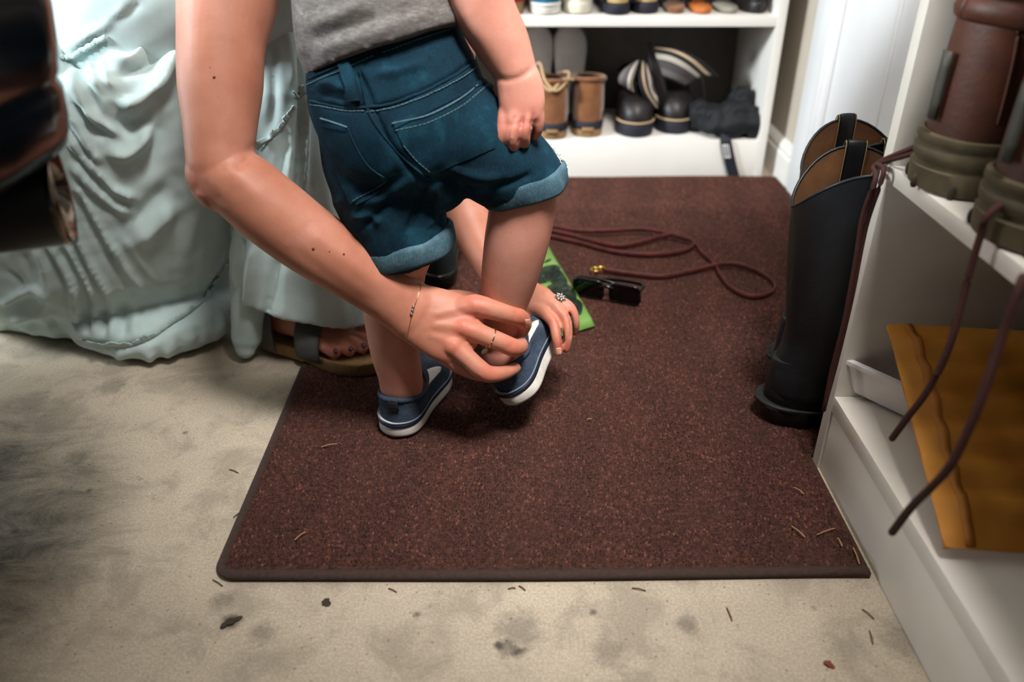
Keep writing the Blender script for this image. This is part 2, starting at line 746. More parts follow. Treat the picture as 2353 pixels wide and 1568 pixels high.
NO = 72


def outline(L, W, n=NO, k=1.0):
    u = np.linspace(0, 1, n, endpoint=False)
    t = (1 - np.cos(2 * np.pi * u)) / 2
    y = np.where(u < .5, 1, -1) * foot_w(t) * W / 2
    y[0] = 0
    x = t * L
    p = np.stack([L / 2 + (x - L / 2) * (1 - (1 - k) * W / L), y * k], 1)
    for _ in range(4):
        p = .5 * p + .25 * (np.roll(p, 1, 0) + np.roll(p, -1, 0))
    return p, u


def shoe(L, W, sole, zh, zs, zf, ox0, ox1, ow, e=1.7, bulge=.0, toe_spring=.0, lining_depth=None):
    o, u = outline(L, W)
    c = np.cos(2 * np.pi * u)
    spring = toe_spring * np.clip((o[:, 0] / L - .6) / .4, 0, 1) ** 2

    def lay(xy, z):
        return np.column_stack([xy, z + spring if np.isscalar(z) else z + spring])
    sm = MB()
    oc = A3(L / 2, 0)
    sm.loft([lay(oc + (o - oc) * .93, 0.0), lay(oc + (o - oc) * .985, .0018), lay(o, .005), lay(o, sole - .003), lay(oc + (o - oc) * .985, sole), lay(oc + (o - oc) * .93, sole)])
    st = MB()
    st.loft([lay(oc + (o - oc) * 1.012, sole * .74), lay(oc + (o - oc) * 1.02, sole * .8), lay(oc + (o - oc) * 1.02, sole * .92), lay(oc + (o - oc) * 1.0, sole * .99)], False, False)
    op = np.stack([ox0 + (ox1 - ox0) * (1 - c) / 2, np.where(u < .5, 1, -1) * ow * np.abs(np.sin(2 * np.pi * u))], 1)
    zt = zs + (zh - zs) * np.maximum(c, 0) ** 1.5 + (zf - zs) * np.maximum(-c, 0) ** 1.5
    up = MB()
    rings = []
    base = oc + (o - oc) * .955
    for k in range(12):
        s = k / 11
        xy = base + (op - base) * (s ** e)
        xy = xy + (base - op) * (bulge * math.sin(s * math.pi))
        z = sole - .002 + (zt - sole + .002) * (math.sin(s * math.pi / 2) ** .92)
        rings.append(np.column_stack([xy, z + spring * (1 - s)]))
    oc2 = op.mean(0)
    last = rings[-1]
    rings.append(np.column_stack([oc2 + (op - oc2) * .96, last[:, 2] + .0012]))
    rings.append(np.column_stack([oc2 + (op - oc2) * .9, last[:, 2] - .0004]))
    up.loft(rings, False, False)
    li = MB()
    d = lining_depth if lining_depth is not None else sole + .004
    rr = [np.column_stack([oc2 + (op - oc2) * .9, last[:, 2] - .0004])]
    for s in (.35, .7, 1):
        rr.append(np.column_stack([oc2 + (op - oc2) * (.9 - .05 * s), last[:, 2] * (1 - s) + d * s]))
    li.loft(rr, False, True)
    return {'sole': sm, 'stripe': st, 'upper': up, 'lining': li, 'op': np.column_stack([op, zt])}


# ------------------------------------------------------------------ the setting
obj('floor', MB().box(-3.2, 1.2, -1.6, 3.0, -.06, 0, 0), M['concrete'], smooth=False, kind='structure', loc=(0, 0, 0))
obj('wall_back', MB().box(-3.2, .70, 2.16, 2.26, 0, 2.5, 0), M['wall_paint'], smooth=False, kind='structure')
obj('wall_right', MB().box(.636, .74, -1.6, 2.16, 0, 2.5, 0), M['wall_paint'], smooth=False, kind='structure')
obj('ceiling', MB().box(-3.2, .74, -1.6, 2.26, 2.5, 2.56, 0), M['ceiling_paint'], smooth=False, kind='structure')


def profile_run(prof, y0, y1):
    """moulding: profile (x, z) run along y"""
    a = np.array([(x, y0, z) for x, z in prof])
    b = np.array([(x, y1, z) for x, z in prof])
    return MB().loft([a, b])


obj('baseboard_right', profile_run([(.636, 0), (.620, 0), (.620, .062), (.623, .068), (.623, .076), (.627, .084), (.631, .088), (.636, .092)], 1.764, 2.155),
    M['paint_white'], smooth=False, kind='structure')
cas = MB()
for a, b, x in ((1.764, 1.742, .622), (1.742, 1.662, .617), (1.662, 1.648, .611), (1.648, 1.636, .619)):
    cas.box(x, .636, b, a, 0, 2.1, .002)
obj('trim_1', cas, M['paint_door'], kind='structure', sharp=30)
door = obj('door_1', MB().box(.630, .640, 1.02, 1.634, .012, 2.06, .002), M['paint_door'], kind='structure', sharp=30)
obj('bead', MB().box(.622, .632, 1.384, 1.398, .1, 1.9, .003), M['paint_door'], door, sharp=30)
obj('stile', MB().box(.626, .633, 1.322, 1.384, .012, 2.06, .002), M['paint_door'], door, sharp=30)
obj('gap_shade_strip', MB().box(.624, .634, 1.308, 1.317, .37, 1.9, .001), M['gap'], door, sharp=30, label='dark strip standing for the shaded gap at the door edge')  # solid strip, coloured dark to imitate shade in a gap

# ------------------------------------------------------------------ brown mat with its pile
MX0, MX1, MY0, MY1 = -.298, .618, .590, 1.836
CX0, CY1 = .364, .787          # corner of the mat cut out around the cabinet


def mat_z(x, y):
    w = .0075 + .0135 * np.exp(-((y - 1.575 - .012 * np.sin(x * 7)) / .05) ** 2) + .002 * np.exp(-((y - 1.25) / .1) ** 2)
    return w + .0012 * np.sin(x * 11 + y * 5) * np.clip((y - .75) * 3, 0, 1)


def mat_in(x, y, m=0.0):
    return (x > MX0 + m) & (x < MX1 - m) & (y > MY0 + m) & (y < MY1 - m) & ~((x > CX0 - m) & (y < CY1 + m))


xs = np.unique(np.r_[np.linspace(MX0, CX0, 46), np.linspace(CX0, MX1, 20)])
ys = np.unique(np.r_[np.linspace(MY0, CY1, 14), np.linspace(CY1, MY1, 80)])
mb = MB()
gx, gy = np.meshgrid(xs, ys, indexing='ij')
top = np.stack([gx, gy, mat_z(gx, gy)], 2).reshape(-1, 3)
cdx, cdy = MX0 + .016 - top[:, 0], MY0 + .016 - top[:, 1]
cr = np.maximum(np.hypot(cdx, cdy), 1e-6)
sel = (cdx > 0) & (cdy > 0) & (cr > .015)
top[sel, 0] = MX0 + .016 - cdx[sel] / cr[sel] * .015
top[sel, 1] = MY0 + .016 - cdy[sel] / cr[sel] * .015
bot = top.copy()
bot[:, 2] = np.maximum(0.0002, bot[:, 2] - .0075)
ny = len(ys)
F = []
k = len(top)
keep = lambda i, j: not (xs[i] >= CX0 - 1e-6 and ys[j] < CY1 - 1e-6)
for i in range(len(xs) - 1):
    for j in range(ny - 1):
        if not keep(i, j):
            continue
        a = i * ny + j
        F.append((a, a + ny, a + ny + 1, a + 1))
        F.append((k + a, k + a + 1, k + a + ny + 1, k + a + ny))
        for (p, q, di, dj) in ((a, a + 1, -1, 0), (a + ny, a + ny + 1, 1, 0), (a, a + ny, 0, -1), (a + 1, a + ny + 1, 0, 1)):
            ii, jj = i + di, j + dj
            if ii < 0 or jj < 0 or ii >= len(xs) - 1 or jj >= ny - 1 or not keep(ii, jj):
                F.append((p, q, k + q, k + p))
mb.add(np.vstack([top, bot]), F)
rug = obj('rug', mb, M['carpet_back'], label='large dark brown rectangular carpet mat on the concrete floor', cat='rug')
edge = [(MX0 + .03, MY0), (CX0 - .002, MY0 + .008)]
rr = .016
corner = [(MX0 + rr - rr * math.sin(a), MY0 + rr - rr * math.cos(a)) for a in np.linspace(0, math.pi / 2, 7)]
path = [(CX0 - .003, MY0 + .006), (.15, MY0 + .002), (0, MY0), (-.15, MY0), (-.24, MY0), (MX0 + .036, MY0), (MX0 + .026, MY0), (MX0 + .021, MY0)] + corner + [(MX0, MY0 + .021), (MX0, MY0 + .026), (MX0, MY0 + .036), (MX0, MY0 + .06), (MX0, .72), (MX0, .8), (MX0 - .001, 1.1), (MX0, 1.4), (MX0, 1.58), (MX0, MY1)]
pts = [(x, y, float(mat_z(np.array(x), np.array(y))) * .55 + .001) for x, y in path]
obj('binding', MB().tube(pts, [(.0062, .0042)] * len(pts), 10, 5), M['binding'], rug, label='plain brown sewn binding along the edge')
# pile: short leaning tufts in rows
sx, sy = .0031, .0040
tx, ty = np.meshgrid(np.arange(MX0 + .006, MX1 - .004, sx), np.arange(MY0 + .011, MY1 - .003, sy), indexing='ij')
tx, ty = tx.ravel(), ty.ravel()
tx = tx + NP.normal(0, .0005, len(tx))
ty = ty + NP.normal(0, .0007, len(ty))
ok = mat_in(tx, ty, .005)
d0 = np.hypot(tx - (MX0 + rr), ty - (MY0 + rr))
ok &= ~((tx < MX0 + rr) & (ty < MY0 + rr) & (d0 > rr - .006))
tx, ty = tx[ok], ty[ok]
n = len(tx)
tz = mat_z(tx, ty)
hh = NP.uniform(.0012, .0030, n)
lx, ly = NP.normal(0, .0008, n), NP.normal(.0008, .0010, n)
ww = NP.uniform(.0015, .0024, n)
an = NP.uniform(0, 6.28, n)
V = np.zeros((n, 4, 3))
for q in range(3):
    V[:, q, 0] = tx + ww * np.cos(an + q * 2.094)
    V[:, q, 1] = ty + 1.25 * ww * np.sin(an + q * 2.094)
    V[:, q, 2] = tz - .0006
V[:, 3, 0], V[:, 3, 1], V[:, 3, 2] = tx + lx, ty + ly, tz + hh
base = np.arange(n)[:, None] * 4
tri = np.stack([base + A3(0, 1, 3).astype(int), base + A3(1, 2, 3).astype(int), base + A3(2, 0, 3).astype(int)], 1).reshape(-1, 3)
pile = obj('pile', (V.reshape(-1, 3), tri), M['carpet_pile'], rug, smooth=True, kind='stuff')
tone = np.clip(NP.beta(1.6, 2.6, n) + .10 * np.sin(tx * 61 + 1.3 * np.sin(ty * 13)) + .05 * np.sin(ty * 900), 0, 1)
tone = np.where(NP.random(n) < .05, NP.uniform(.75, 1, n), tone)
at = pile.data.attributes.new('tone', 'FLOAT', 'POINT')
at.data.foreach_set('value', np.repeat(tone, 4).astype(np.float32))

# ------------------------------------------------------------------ white bookcase at the back
BY = 1.842
bc = thing('bookcase', 'white painted shoe bookcase standing against the back wall behind the mat', 'bookcase', (.2, BY, 0))
for name, b in (('side_panel', (.568, .588, BY, 2.15, 0, 1.25)), ('side_panel', (-.262, -.242, BY, 2.15, 0, 1.25)),
                ('shelf', (-.242, .568, BY + .001, 2.14, .3376, .359)), ('shelf', (-.242, .568, BY + .001, 2.14, .62, .641)),
                ('shelf', (-.242, .568, BY + .001, 2.14, .9, .921)), ('top_board', (-.262, .588, BY, 2.15, 1.25, 1.27)),
                ('bottom_shelf', (-.242, .568, BY + .018, 2.14, .07, .09)), ('kick_board', (-.242, .568, BY + .001, BY + .018, 0.0, .09)),
                ('back_panel', (-.262, .588, 2.14, 2.152, 0, 1.25))):
    obj(name, MB().box(*b, .0015), M['back_board' if name == 'back_panel' else 'paint_white'], bc, sharp=30)

# ------------------------------------------------------------------ right cabinet, open towards the mat
KX, KY = .368, .784
cb = thing('shelf_cabinet', 'greyish white open shelf cabinet with kick board at the right edge of the mat', 'cabinet', (KX, .3, 0))
for name, b in (('side_panel', (KX, .632, KY - .017, KY, 0, 1.3)), ('side_panel', (KX, .632, -.37, -.353, 0, 1.3)),
                ('shelf', (KX + .001, .625, -.353, KY - .017, .359, .375)), ('shelf', (KX + .001, .625, -.353, KY - .017, .70, .716)),
                ('top_board', (KX, .632, -.37, KY, 1.3, 1.318)), ('bottom_shelf', (KX + .0005, .625, -.353, KY - .017, .084, .104)),
                ('kick_board', (KX + .003, KX + .02, -.353, KY - .017, 0, .0825)), ('back_panel', (.624, .633, -.37, KY, 0, 1.3))):
    obj(name, MB().box(*b, .0012), M['back_board' if name == 'back_panel' else 'paint_cabinet'], cb, sharp=30)

# ------------------------------------------------------------------ white tray, padded envelope on the cabinet's bottom shelf
M['tray'] = simple('tray', srgb(222, 216, 214), srgb(228, 222, 220), rough=.4, scale=20, bump=.03)


def rrect(lx, ly, r, n=6):
    out = []
    for cx_, cy_, a0 in ((lx / 2 - r, ly / 2 - r, 0), (-lx / 2 + r, ly / 2 - r, 90), (-lx / 2 + r, -ly / 2 + r, 180), (lx / 2 - r, -ly / 2 + r, 270)):
        for i in range(n + 1):
            a = math.radians(a0 + 90 * i / n)
            out.append((cx_ + r * math.cos(a), cy_ + r * math.sin(a)))
    return np.array(out)


def cup(lx, ly, h, r, flare, wall):
    m = MB()
    o0, o1 = rrect(lx - flare, ly - flare, r), rrect(lx, ly, r)
    i0, i1 = rrect(lx - flare - 2 * wall, ly - flare - 2 * wall, r * .8), rrect(lx - 2 * wall, ly - 2 * wall, r * .8)
    L = lambda a, z: np.column_stack([a, np.full(len(a), z)])
    m.loft([L(o0 * .96, 0), L(o0, .003), L(o1, h - .004)], True, False)
    m.loft([L(i1, h - .004), L(i0, wall)], False, True)
    rim = MB()
    ro, ri = rrect(lx + .005, ly + .005, r), rrect(lx - 2 * wall - .002, ly - 2 * wall - .002, r * .8)
    rim.loft([L(ri, h - .004), L(o1, h - .005), L(ro, h - .0045), L(ro, h - .001), L(ro * .985, h + .001), L(ri * 1.02, h + .001), L(ri, h - .001), L(ri, h - .004)], False, False)
    return m, rim


tl, th_ = G(1925, 893, .105), G(2068, 962, .105)
dirt = unit(th_ - tl)
mt, mr = cup(.142, .054, .043, .012, .010, .0035)
Mx = frame(A3(0, 0, 0), dirt, A3(-.10, -.10, 1))
ctr = tl + dirt * .070 + Mx[:3, 1] * .022 + A3(0, 0, .0045)
Mx[:3, 3] = ctr
tr = obj('plastic_tray', mt.xf(Mx), M['tray'], label='small white plastic tray with a rolled rim on the cabinet bottom shelf', cat='tray', sharp=40)
obj('rim', mr.xf(Mx), M['tray'], tr, sharp=60)

M['envelope'] = simple('envelope', srgb(176, 112, 34), srgb(196, 132, 46), rough=.7, scale=16, bump=.25, bscale=60, bdist=.003)
e00, e10 = A3(.372, .512, .119), A3(.392, .738, .212)
e01, e11 = A3(.596, .50, .119), A3(.606, .728, .205)
rows = []
for i in range(36):
    s = i / 35
    row = []
    for j in range(28):
        t = j / 27
        p = (e00 * (1 - s) + e10 * s) * (1 - t) + (e01 * (1 - s) + e11 * s) * t
        edge_ = min(1, min(s, 1 - s) * 9, min(t, 1 - t) * 9)
        p = p + A3(0, -.25, 1) * (edge_ * (.009 + .0028 * math.sin(s * 44 + 2.0 * math.sin(t * 5)) + .0016 * math.sin(t * 21 + s * 8)) - .004 * math.sin(math.pi * t) * (1 - s))
        row.append(p)
    rows.append(row)
env = obj('padded_envelope', MB().sheet(rows, .006), M['envelope'], label='mustard yellow padded envelope leaning in the cabinet bottom shelf', cat='envelope', sharp=60)
fl = []
for i in range(30):
    s = i / 29
    fl.append([rows[int(s * 35)][c_] + A3(0, -.001, .0045) for c_ in (2, 3)])
obj('seam', MB().sheet(fl, .0012), simple('envelope_seam', srgb(158, 98, 30), rough=.7, bump=.2), env)

# ------------------------------------------------------------------ brown leather boots with long laces on the cabinet shelf
M['boot_leather'] = simple('boot_leather', srgb(56, 27, 16), srgb(76, 38, 22), rough=.55, scale=26, bump=.3, bscale=240)
M['boot_rubber'] = simple('boot_rubber', srgb(66, 57, 39), srgb(84, 73, 51), rough=.75, scale=40, bump=.2)
M['boot_label'] = simple('boot_label', srgb(48, 47, 41), srgb(62, 60, 53), rough=.6, bump=.1)
M['lace_brown'] = simple('lace_brown', srgb(48, 16, 11), srgb(62, 23, 16), rough=.75, scale=300, bump=.5)


def lug_boot(origin, fwd, label, lean=(0, 0, 1)):
    Mx = frame(origin, fwd, lean)
    t = thing('lace_up_boot', label, 'boot', origin, 'brown boots on the cabinet shelf')
    s = shoe(.215, .112, .03, .155, .15, .155, .010, .13, .046, e=1.6, bulge=.08)
    o, u = outline(.215, .118)
    oc = A3(.1075, 0)
    rub = MB()
    L = lambda kk, z: np.column_stack([oc + (o - oc) * kk, np.full(len(o), z)])
    rub.loft([L(.96, 0), L(1.0, .002), L(1.015, .020), L(.985, .0225), L(.985, .025), L(1.01, .0275), L(1.015, .036), L(.995, .0385), L(.995, .041), L(1.012, .043), L(1.005, .049), L(.96, .050), L(.93, .03)], True, False)
    obj('rubber_sole', rub.xf(Mx), M['boot_rubber'], t, sharp=50)
    lug = MB()
    for i in range(len(o)):
        if i % 6 == 0:
            c_ = oc + (o[i] - oc) * 1.005
            lug.ell((c_[0], c_[1], .006), (.004, .003, .007), 8, 6)
    obj('tread_lugs', lug.xf(Mx), simple('tread', srgb(50, 42, 30), rough=.85, bump=.2), t, kind='stuff')
    rg = s['upper'].v[0].reshape(-1, NO, 3)
    for i in (9, NO - 9):
        obj('seam', MB().tube([rg[k][i] + A3(-.0006, 0, 0) for k in range(2, 11)], .0014, 6, 3).xf(Mx), M['boot_leather'], t)
    s['upper'].xf(Mx)
    obj('upper', s['upper'], M['boot_leather'], t)
    obj('lining', s['lining'].xf(Mx), M['lining_black'], t)
    col = MB()
    pts = s['op'].copy()
    pts = np.vstack([pts, pts[:1]])
    col.tube(pts[::2] + A3(0, 0, -.004), [(.007, .010)] * len(pts[::2]), 10, 2, round_ends=False)
    obj('padded_collar', col.xf(Mx), M['boot_leather'], t)
    lb = MB()
    lb.sheet([[(-.0005 + .002 * (abs(y) / .006) ** 2, y, z) for y in (-.0055, 0, .0055)] for z in (.062, .076, .09, .104, .118)], .003)
    lb.xf(Mx)
    obj('heel_label', lb, M['boot_label'], t, label='grey heel label')
    return t, Mx


b1, Mb1 = lug_boot(A3(.363, .703, .3755), (1, .10, 0), 'brown leather boot with olive rubber sole on the cabinet shelf, beside the side panel')
b2, Mb2 = lug_boot(A3(.362, .580, .3755), (1, .12, 0), 'brown leather boot with olive rubber sole on the shelf, with laces hanging over the envelope')


def lace(parent, pts, r=.0032):
    return obj('lace', MB().tube(pts, r, 8, 8), M['lace_brown'], parent)


# loop of lace thrown over the cabinet corner
lace(b1, [A3(.42, .715, .44), A3(.378, .742, .402), A3(.362, .778, .374), PX(2030, 398, .358), PX(1990, 520, .357), PX(1958, 680, .357), PX(1925, 820, .357), PX(1899, 918, .358), PX(1893, 942, .358)], .0026)
lace(b1, [A3(.42, .705, .44), A3(.380, .735, .400), A3(.361, .779, .372), PX(2012, 412, .353), PX(1982, 500, .351), PX(1966, 600, .353), PX(1940, 740, .354), PX(1912, 850, .354), PX(1896, 930, .355)], .0026)
lace(b2, [A3(.43, .59, .47), A3(.385, .578, .42), PX(2275, 490, .357), PX(2252, 545, .356), PX(2222, 650, .355), PX(2180, 800, .350), PX(2130, 900, .346), PX(2085, 960, .343), PX(2050, 1008, .342)], .0030)
lace(b2, [A3(.44, .60, .47), A3(.39, .54, .42), A3(.352, .50, .37), PX(2350, 640, .326), PX(2300, 780, .318), PX(2250, 930, .31), PX(2190, 1060, .304), PX(2140, 1120, .30), PX(2095, 1165, .298), PX(2050, 1224, .297)], .0031)

# ------------------------------------------------------------------ black western boots on the mat
M['boot_black'] = simple('boot_black', srgb(15, 17, 21), srgb(24, 27, 32), rough=.42, scale=18, bump=.35, bscale=110, bdist=.0012)
M['boot_lining'] = simple('boot_lining', srgb(98, 66, 42), srgb(128, 88, 57), rough=.75, scale=18, bump=.2)
M['heel_stack'] = simple('heel_stack', srgb(16, 15, 15), srgb(22, 21, 20), rough=.6, scale=60, bump=.2, stretch=(1, 1, 6))
M['boot_welt'] = simple('boot_welt', srgb(150, 128, 100), rough=.8, bump=.2)


def western_boot(ctr, ang, label, lean=(0, 0)):
    """ctr: centre of the shaft on the ground, toe along ang"""
    z0 = .009
    f = A3(math.cos(ang), math.sin(ang), 0)
    Mx = frame(A3(ctr[0], ctr[1], z0), f, (lean[0], lean[1], 1))
    t = thing('western_boot', label, 'boot', (ctr[0], ctr[1], z0), 'black western boots beside the cabinet')
    n = 48
    th = np.linspace(0, 2 * np.pi, n, endpoint=False)
    c, s = np.cos(th), np.sin(th)
    lev = [(.028, -.010, .050, .036), (.05, -.014, .050, .0365), (.075, -.014, .047, .036), (.10, -.008, .046, .038), (.13, -.002, .051, .043), (.17, .0, .059, .047), (.22, 0, .066, .050), (.255, 0, .070, .052), (.28, 0, .072, .053)]
    rings = []
    for z, x, a, b in lev:
        rings.append(np.column_stack([x + a * c, b * s, np.full(n, z)]))
    V = rings
    ztop = .296 + .045 * np.abs(s) ** 1.5 - .010 * np.abs(c) ** 3
    topo = np.column_stack([.073 * c, .054 * s, ztop])
    rings.append(topo)
    sh = MB().loft(rings, True, False)
    W = sh.v[0]
    wr = .0022 * np.sin(W[:, 2] * 95 + 2.2 * np.sin(np.arctan2(W[:, 1], W[:, 0]) * 2)) * np.exp(-((W[:, 2] - .095) / .04) ** 2)
    W[:, 0] *= 1 + wr * 14
    W[:, 1] *= 1 + wr * 14
    sh.xf(Mx)
    obj('shaft', sh, M['boot_black'], t)
    inn = MB()
    rr = [np.column_stack([.0706 * c, .0515 * s, ztop - .001])]
    for z, x, a, b in reversed(lev[3:]):
        rr.append(np.column_stack([x + (a - .0028) * c, (b - .0028) * s, np.full(n, z)]))
    inn.loft(rr, False, True).xf(Mx)
    obj('lining', inn, M['boot_lining'], t, label='tan leather lining')
    rim = np.column_stack([.0718 * c, .0528 * s, ztop])
    rim = np.vstack([rim, rim[:1]])
    obj('top_binding', MB().tube(rim, .0019, 8, 1, round_ends=False).xf(Mx), M['boot_black'], t)
    # foot: heel counter, vamp, toe
    L, Wd = .285, .094
    o, u = outline(L, Wd)
    oc = A3(L / 2, 0)
    vamp = MB()
    rg = []
    op = np.stack([.012 + .105 * (1 - np.cos(2 * np.pi * u)) / 2, np.where(u < .5, 1, -1) * .034 * np.abs(np.sin(2 * np.pi * u))], 1)
    for k in range(11):
        q = k / 10
        base = oc + (o - oc) * .95
        xy = base + (op - base) * q ** 1.8
        zt = .105 - .012 * np.cos(2 * np.pi * u)
        rg.append(np.column_stack([xy, .034 + (zt - .034) * math.sin(q * math.pi / 2) ** .9]))
    vamp.loft(rg)
    vamp.v[0] += A3(-.073, 0, -.006)
    vamp.xf(Mx)
    obj('foot', vamp, M['boot_black'], t)
    sole = MB()
    Ls = lambda kk, z: np.column_stack([oc + (o - oc) * kk, z * np.ones(len(o))])
    zz = .024 * np.clip(1 - (o[:, 0] - .09) / .05, 0, 1)
    sole.loft([Ls(1.0, zz), Ls(1.03, zz + .001), Ls(1.03, zz + .005), Ls(1.0, zz + .006)])
    sole.v[0] += A3(-.073, 0, 0)
    obj('sole', sole.xf(Mx), M['heel_stack'], t)
    hl = MB()
    o2, u2 = outline(.075, .082, 36)
    oc2 = A3(.0375, 0)
    rg = []
    for z, kk, dx in ((0, .84, .006), (.001, .86, .006), (.024, .97, 0), (.026, .97, 0)):
        rg.append(np.column_stack([oc2 + (o2 - oc2) * kk + A3(dx, 0), np.full(len(o2), z)]))
    hl.loft(rg)
    hl.v[0] += A3(-.073, 0, 0)
    obj('heel', hl.xf(Mx), M['heel_stack'], t, sharp=40)
    for sg in (1, -1):
        st = []
        for a in np.linspace(0, math.pi, 9):
            st.append((.0, sg * (.0535 + .004 * math.cos(a)), .315 + .028 * math.sin(a)))
        pts = [(.002, sg * .0575, .272), (.002, sg * .0575, .31), (.002, sg * .058, .338), (.002, sg * .0545, .347), (.002, sg * .0505, .338), (.002, sg * .0495, .304), (.002, sg * .0485, .272)]
        stp = MB().tube(pts, [(.0115, .0016)] * 7, 8, 4, up=(0, sg, .01), round_ends=False)
        # side edge direction: strap is wide along the shaft's x
        o_ = obj('pull_strap', stp.xf(Mx), M['boot_black'], t)
        wl = MB()
        for e in (-.0105, .0125):
            wl.tube([(e, y + sg * .0012 * (1 if k < 3 else -1), z) for k, (x, y, z) in enumerate(pts)], .0007, 6, 4)
        obj('piping', wl.xf(Mx), M['boot_welt'], o_)
    return t


western_boot((.390, .864), math.radians(-5), 'black western boot on the mat, nearest to the cabinet, pull strap over its tan lining', (-.01, 0))
western_boot((.434, .982), math.radians(8), 'black western boot on the mat behind the other boot, by the white door', (.0, .0))

# ------------------------------------------------------------------ the woman


def px_tube(mb, pts, seg=16, sub=6, flat=None, up=None, **kw):
    """pts: (px, py, D, radius in px [, depth ratio])"""
    q = [P(*p[:3]) for p in pts]
    r = []
    for p in pts:
        a = p[3] * p[2] / FPX
        r.append((a, a * (p[4] if len(p) > 4 else 1.0)))
    u = unit(A3(0, 0, CAM_H) - q[len(q) // 2]) if up is None else up
    return mb.tube(q, r, seg, sub, up=u, **kw)


SKW = [([(985, 728), (1040, 712), (1085, 702)], 9, .0009), ([(980, 748), (1020, 748), (1062, 752)], 9, .0009), ([(975, 765), (1010, 778), (1040, 793)], 9, .0008), ([(990, 738), (1060, 726)], 8, -.0008), ([(985, 760), (1045, 772)], 8, -.0008),
       ([(1108, 722), (1094, 732), (1080, 738)], 9, -.002), ([(1080, 790), (1066, 778)], 8, -.0015), ([(1186, 706), (1184, 722), (1190, 742)], 3.5, -.0006), ([(1192, 708), (1191, 722), (1197, 742)], 3.5, -.0006), ([(1170, 790), (1166, 808)], 3.5, -.0006), ([(1178, 784), (1176, 806)], 3.5, -.0006),
       ([(585, 345), (560, 372), (520, 384)], 12, -.003), ([(455, 400), (480, 440), (520, 480)], 14, -.0015), ([(500, 360), (560, 420), (620, 480)], 22, .0016), ([(700, 520), (800, 600), (900, 670)], 18, .0014), ([(660, 560), (760, 640), (860, 710)], 16, -.0012),
       ([(968, 650), (950, 715), (936, 780)], 10, -.0008), ([(1256, 706), (1284, 734), (1292, 774), (1293, 815)], 4.5, -.0022), ([(1284, 698), (1308, 724), (1314, 752), (1311, 782)], 4.5, -.002), ([(1256, 736), (1284, 730)], 5, .0012), ([(1290, 722), (1312, 716)], 5, .0012)]
W = MB()
# right arm (towards the camera)
px_tube(W, [(590, -270, .86, 105), (545, -140, .855, 112), (523, 0, .85, 110), (509, 100, .845, 98), (507, 200, .845, 94), (506, 290, .845, 82), (506, 345, .847, 77), (508, 392, .849, 74), (506, 426, .851, 62)], seg=36, sub=5)
px_tube(W, [(500, 372, .85, 66), (520, 405, .85, 76), (560, 432, .852, 82), (632, 492, .862, 84), (712, 553, .874, 80, .95), (795, 606, .888, 75, .9), (870, 656, .902, 70, .82), (925, 697, .912, 67, .72), (958, 722, .917, 68, .66)], seg=36, sub=5)
W.ell(P(469, 436, .856), (.0135, .0135, .0145))
W.ell(P(500, 402, .85), (.033, .03, .034), 24, 14)
# right hand: back of the hand, then the fingers closing around the ankle
px_tube(W, [(948, 716, .917, 68, .62), (985, 732, .918, 76, .50), (1030, 752, .919, 82, .42), (1066, 768, .921, 76, .38), (1082, 776, .924, 58, .38)], seg=28, sub=5)
HANDR = [
    [(1010, 712, .921, 24), (1092, 704, .915, 27), (1130, 712, .916, 24), (1168, 722, .923, 23), (1193, 730, .934, 22), (1204, 744, .952, 19), (1200, 760, .962, 16)],
    [(1000, 748, .92, 24), (1066, 754, .913, 27), (1112, 771, .914, 23), (1150, 786, .92, 22), (1180, 799, .93, 22), (1197, 796, .948, 18), (1192, 782, .962, 15)],
    [(990, 775, .922, 24), (1042, 796, .915, 26), (1074, 822, .913, 22), (1100, 846, .915, 22), (1122, 860, .922, 21), (1156, 858, .935, 17), (1184, 846, .95, 14)],
    [(985, 790, .925, 22), (1024, 816, .925, 23), (1052, 838, .930, 20), (1078, 852, .94, 18), (1104, 862, .953, 16), (1128, 858, .968, 13)],
    [(985, 700, .93, 28), (1040, 690, .945, 25), (1085, 692, .968, 21), (1118, 704, .99, 19), (1150, 716, 1.008, 16)],
]
for fing in HANDR:
    px_tube(W, fing, seg=12, sub=5)
for p in ((1091, 701, .914), (1066, 752, .912), (1042, 794, .913)):
    W.ell(P(*p), (.0135, .0135, .0125), 12, 8)
# left arm beyond the child
px_tube(W, [(1010, 130, 1.10, 70), (985, 250, 1.145, 62), (985, 330, 1.15, 56)], sub=5)
px_tube(W, [(975, 320, 1.15, 50), (1010, 395, 1.15, 56), (1062, 478, 1.135, 55), (1100, 560, 1.115, 45), (1140, 625, 1.095, 37), (1180, 668, 1.075, 33, .8)], seg=28, sub=5)
px_tube(W, [(1165, 655, 1.08, 34, .75), (1205, 680, 1.065, 40, .6), (1242, 700, 1.045, 42, .5), (1262, 708, 1.037, 34, .5)], sub=5)
HANDL = [
    [(1215, 705, 1.05, 18), (1248, 716, 1.030, 17), (1271, 742, 1.016, 13.5), (1279, 778, 1.010, 12.5), (1284, 807, 1.016, 11)],
    [(1225, 692, 1.05, 18), (1272, 702, 1.030, 16), (1299, 732, 1.020, 13), (1305, 770, 1.018, 12), (1300, 802, 1.026, 10.5)],
    [(1228, 685, 1.055, 17), (1274, 690, 1.042, 14), (1308, 706, 1.034, 13.5), (1321, 738, 1.036, 12), (1319, 762, 1.048, 11)],
    [(1232, 690, 1.062, 15), (1280, 700, 1.062, 13), (1310, 722, 1.056, 11.5), (1317, 752, 1.064, 10)],
    [(1200, 700, 1.06, 17), (1212, 735, 1.045, 16), (1224, 765, 1.035, 14), (1236, 785, 1.028, 12)],
]
for fing in HANDL:
    px_tube(W, fing, seg=12, sub=5)
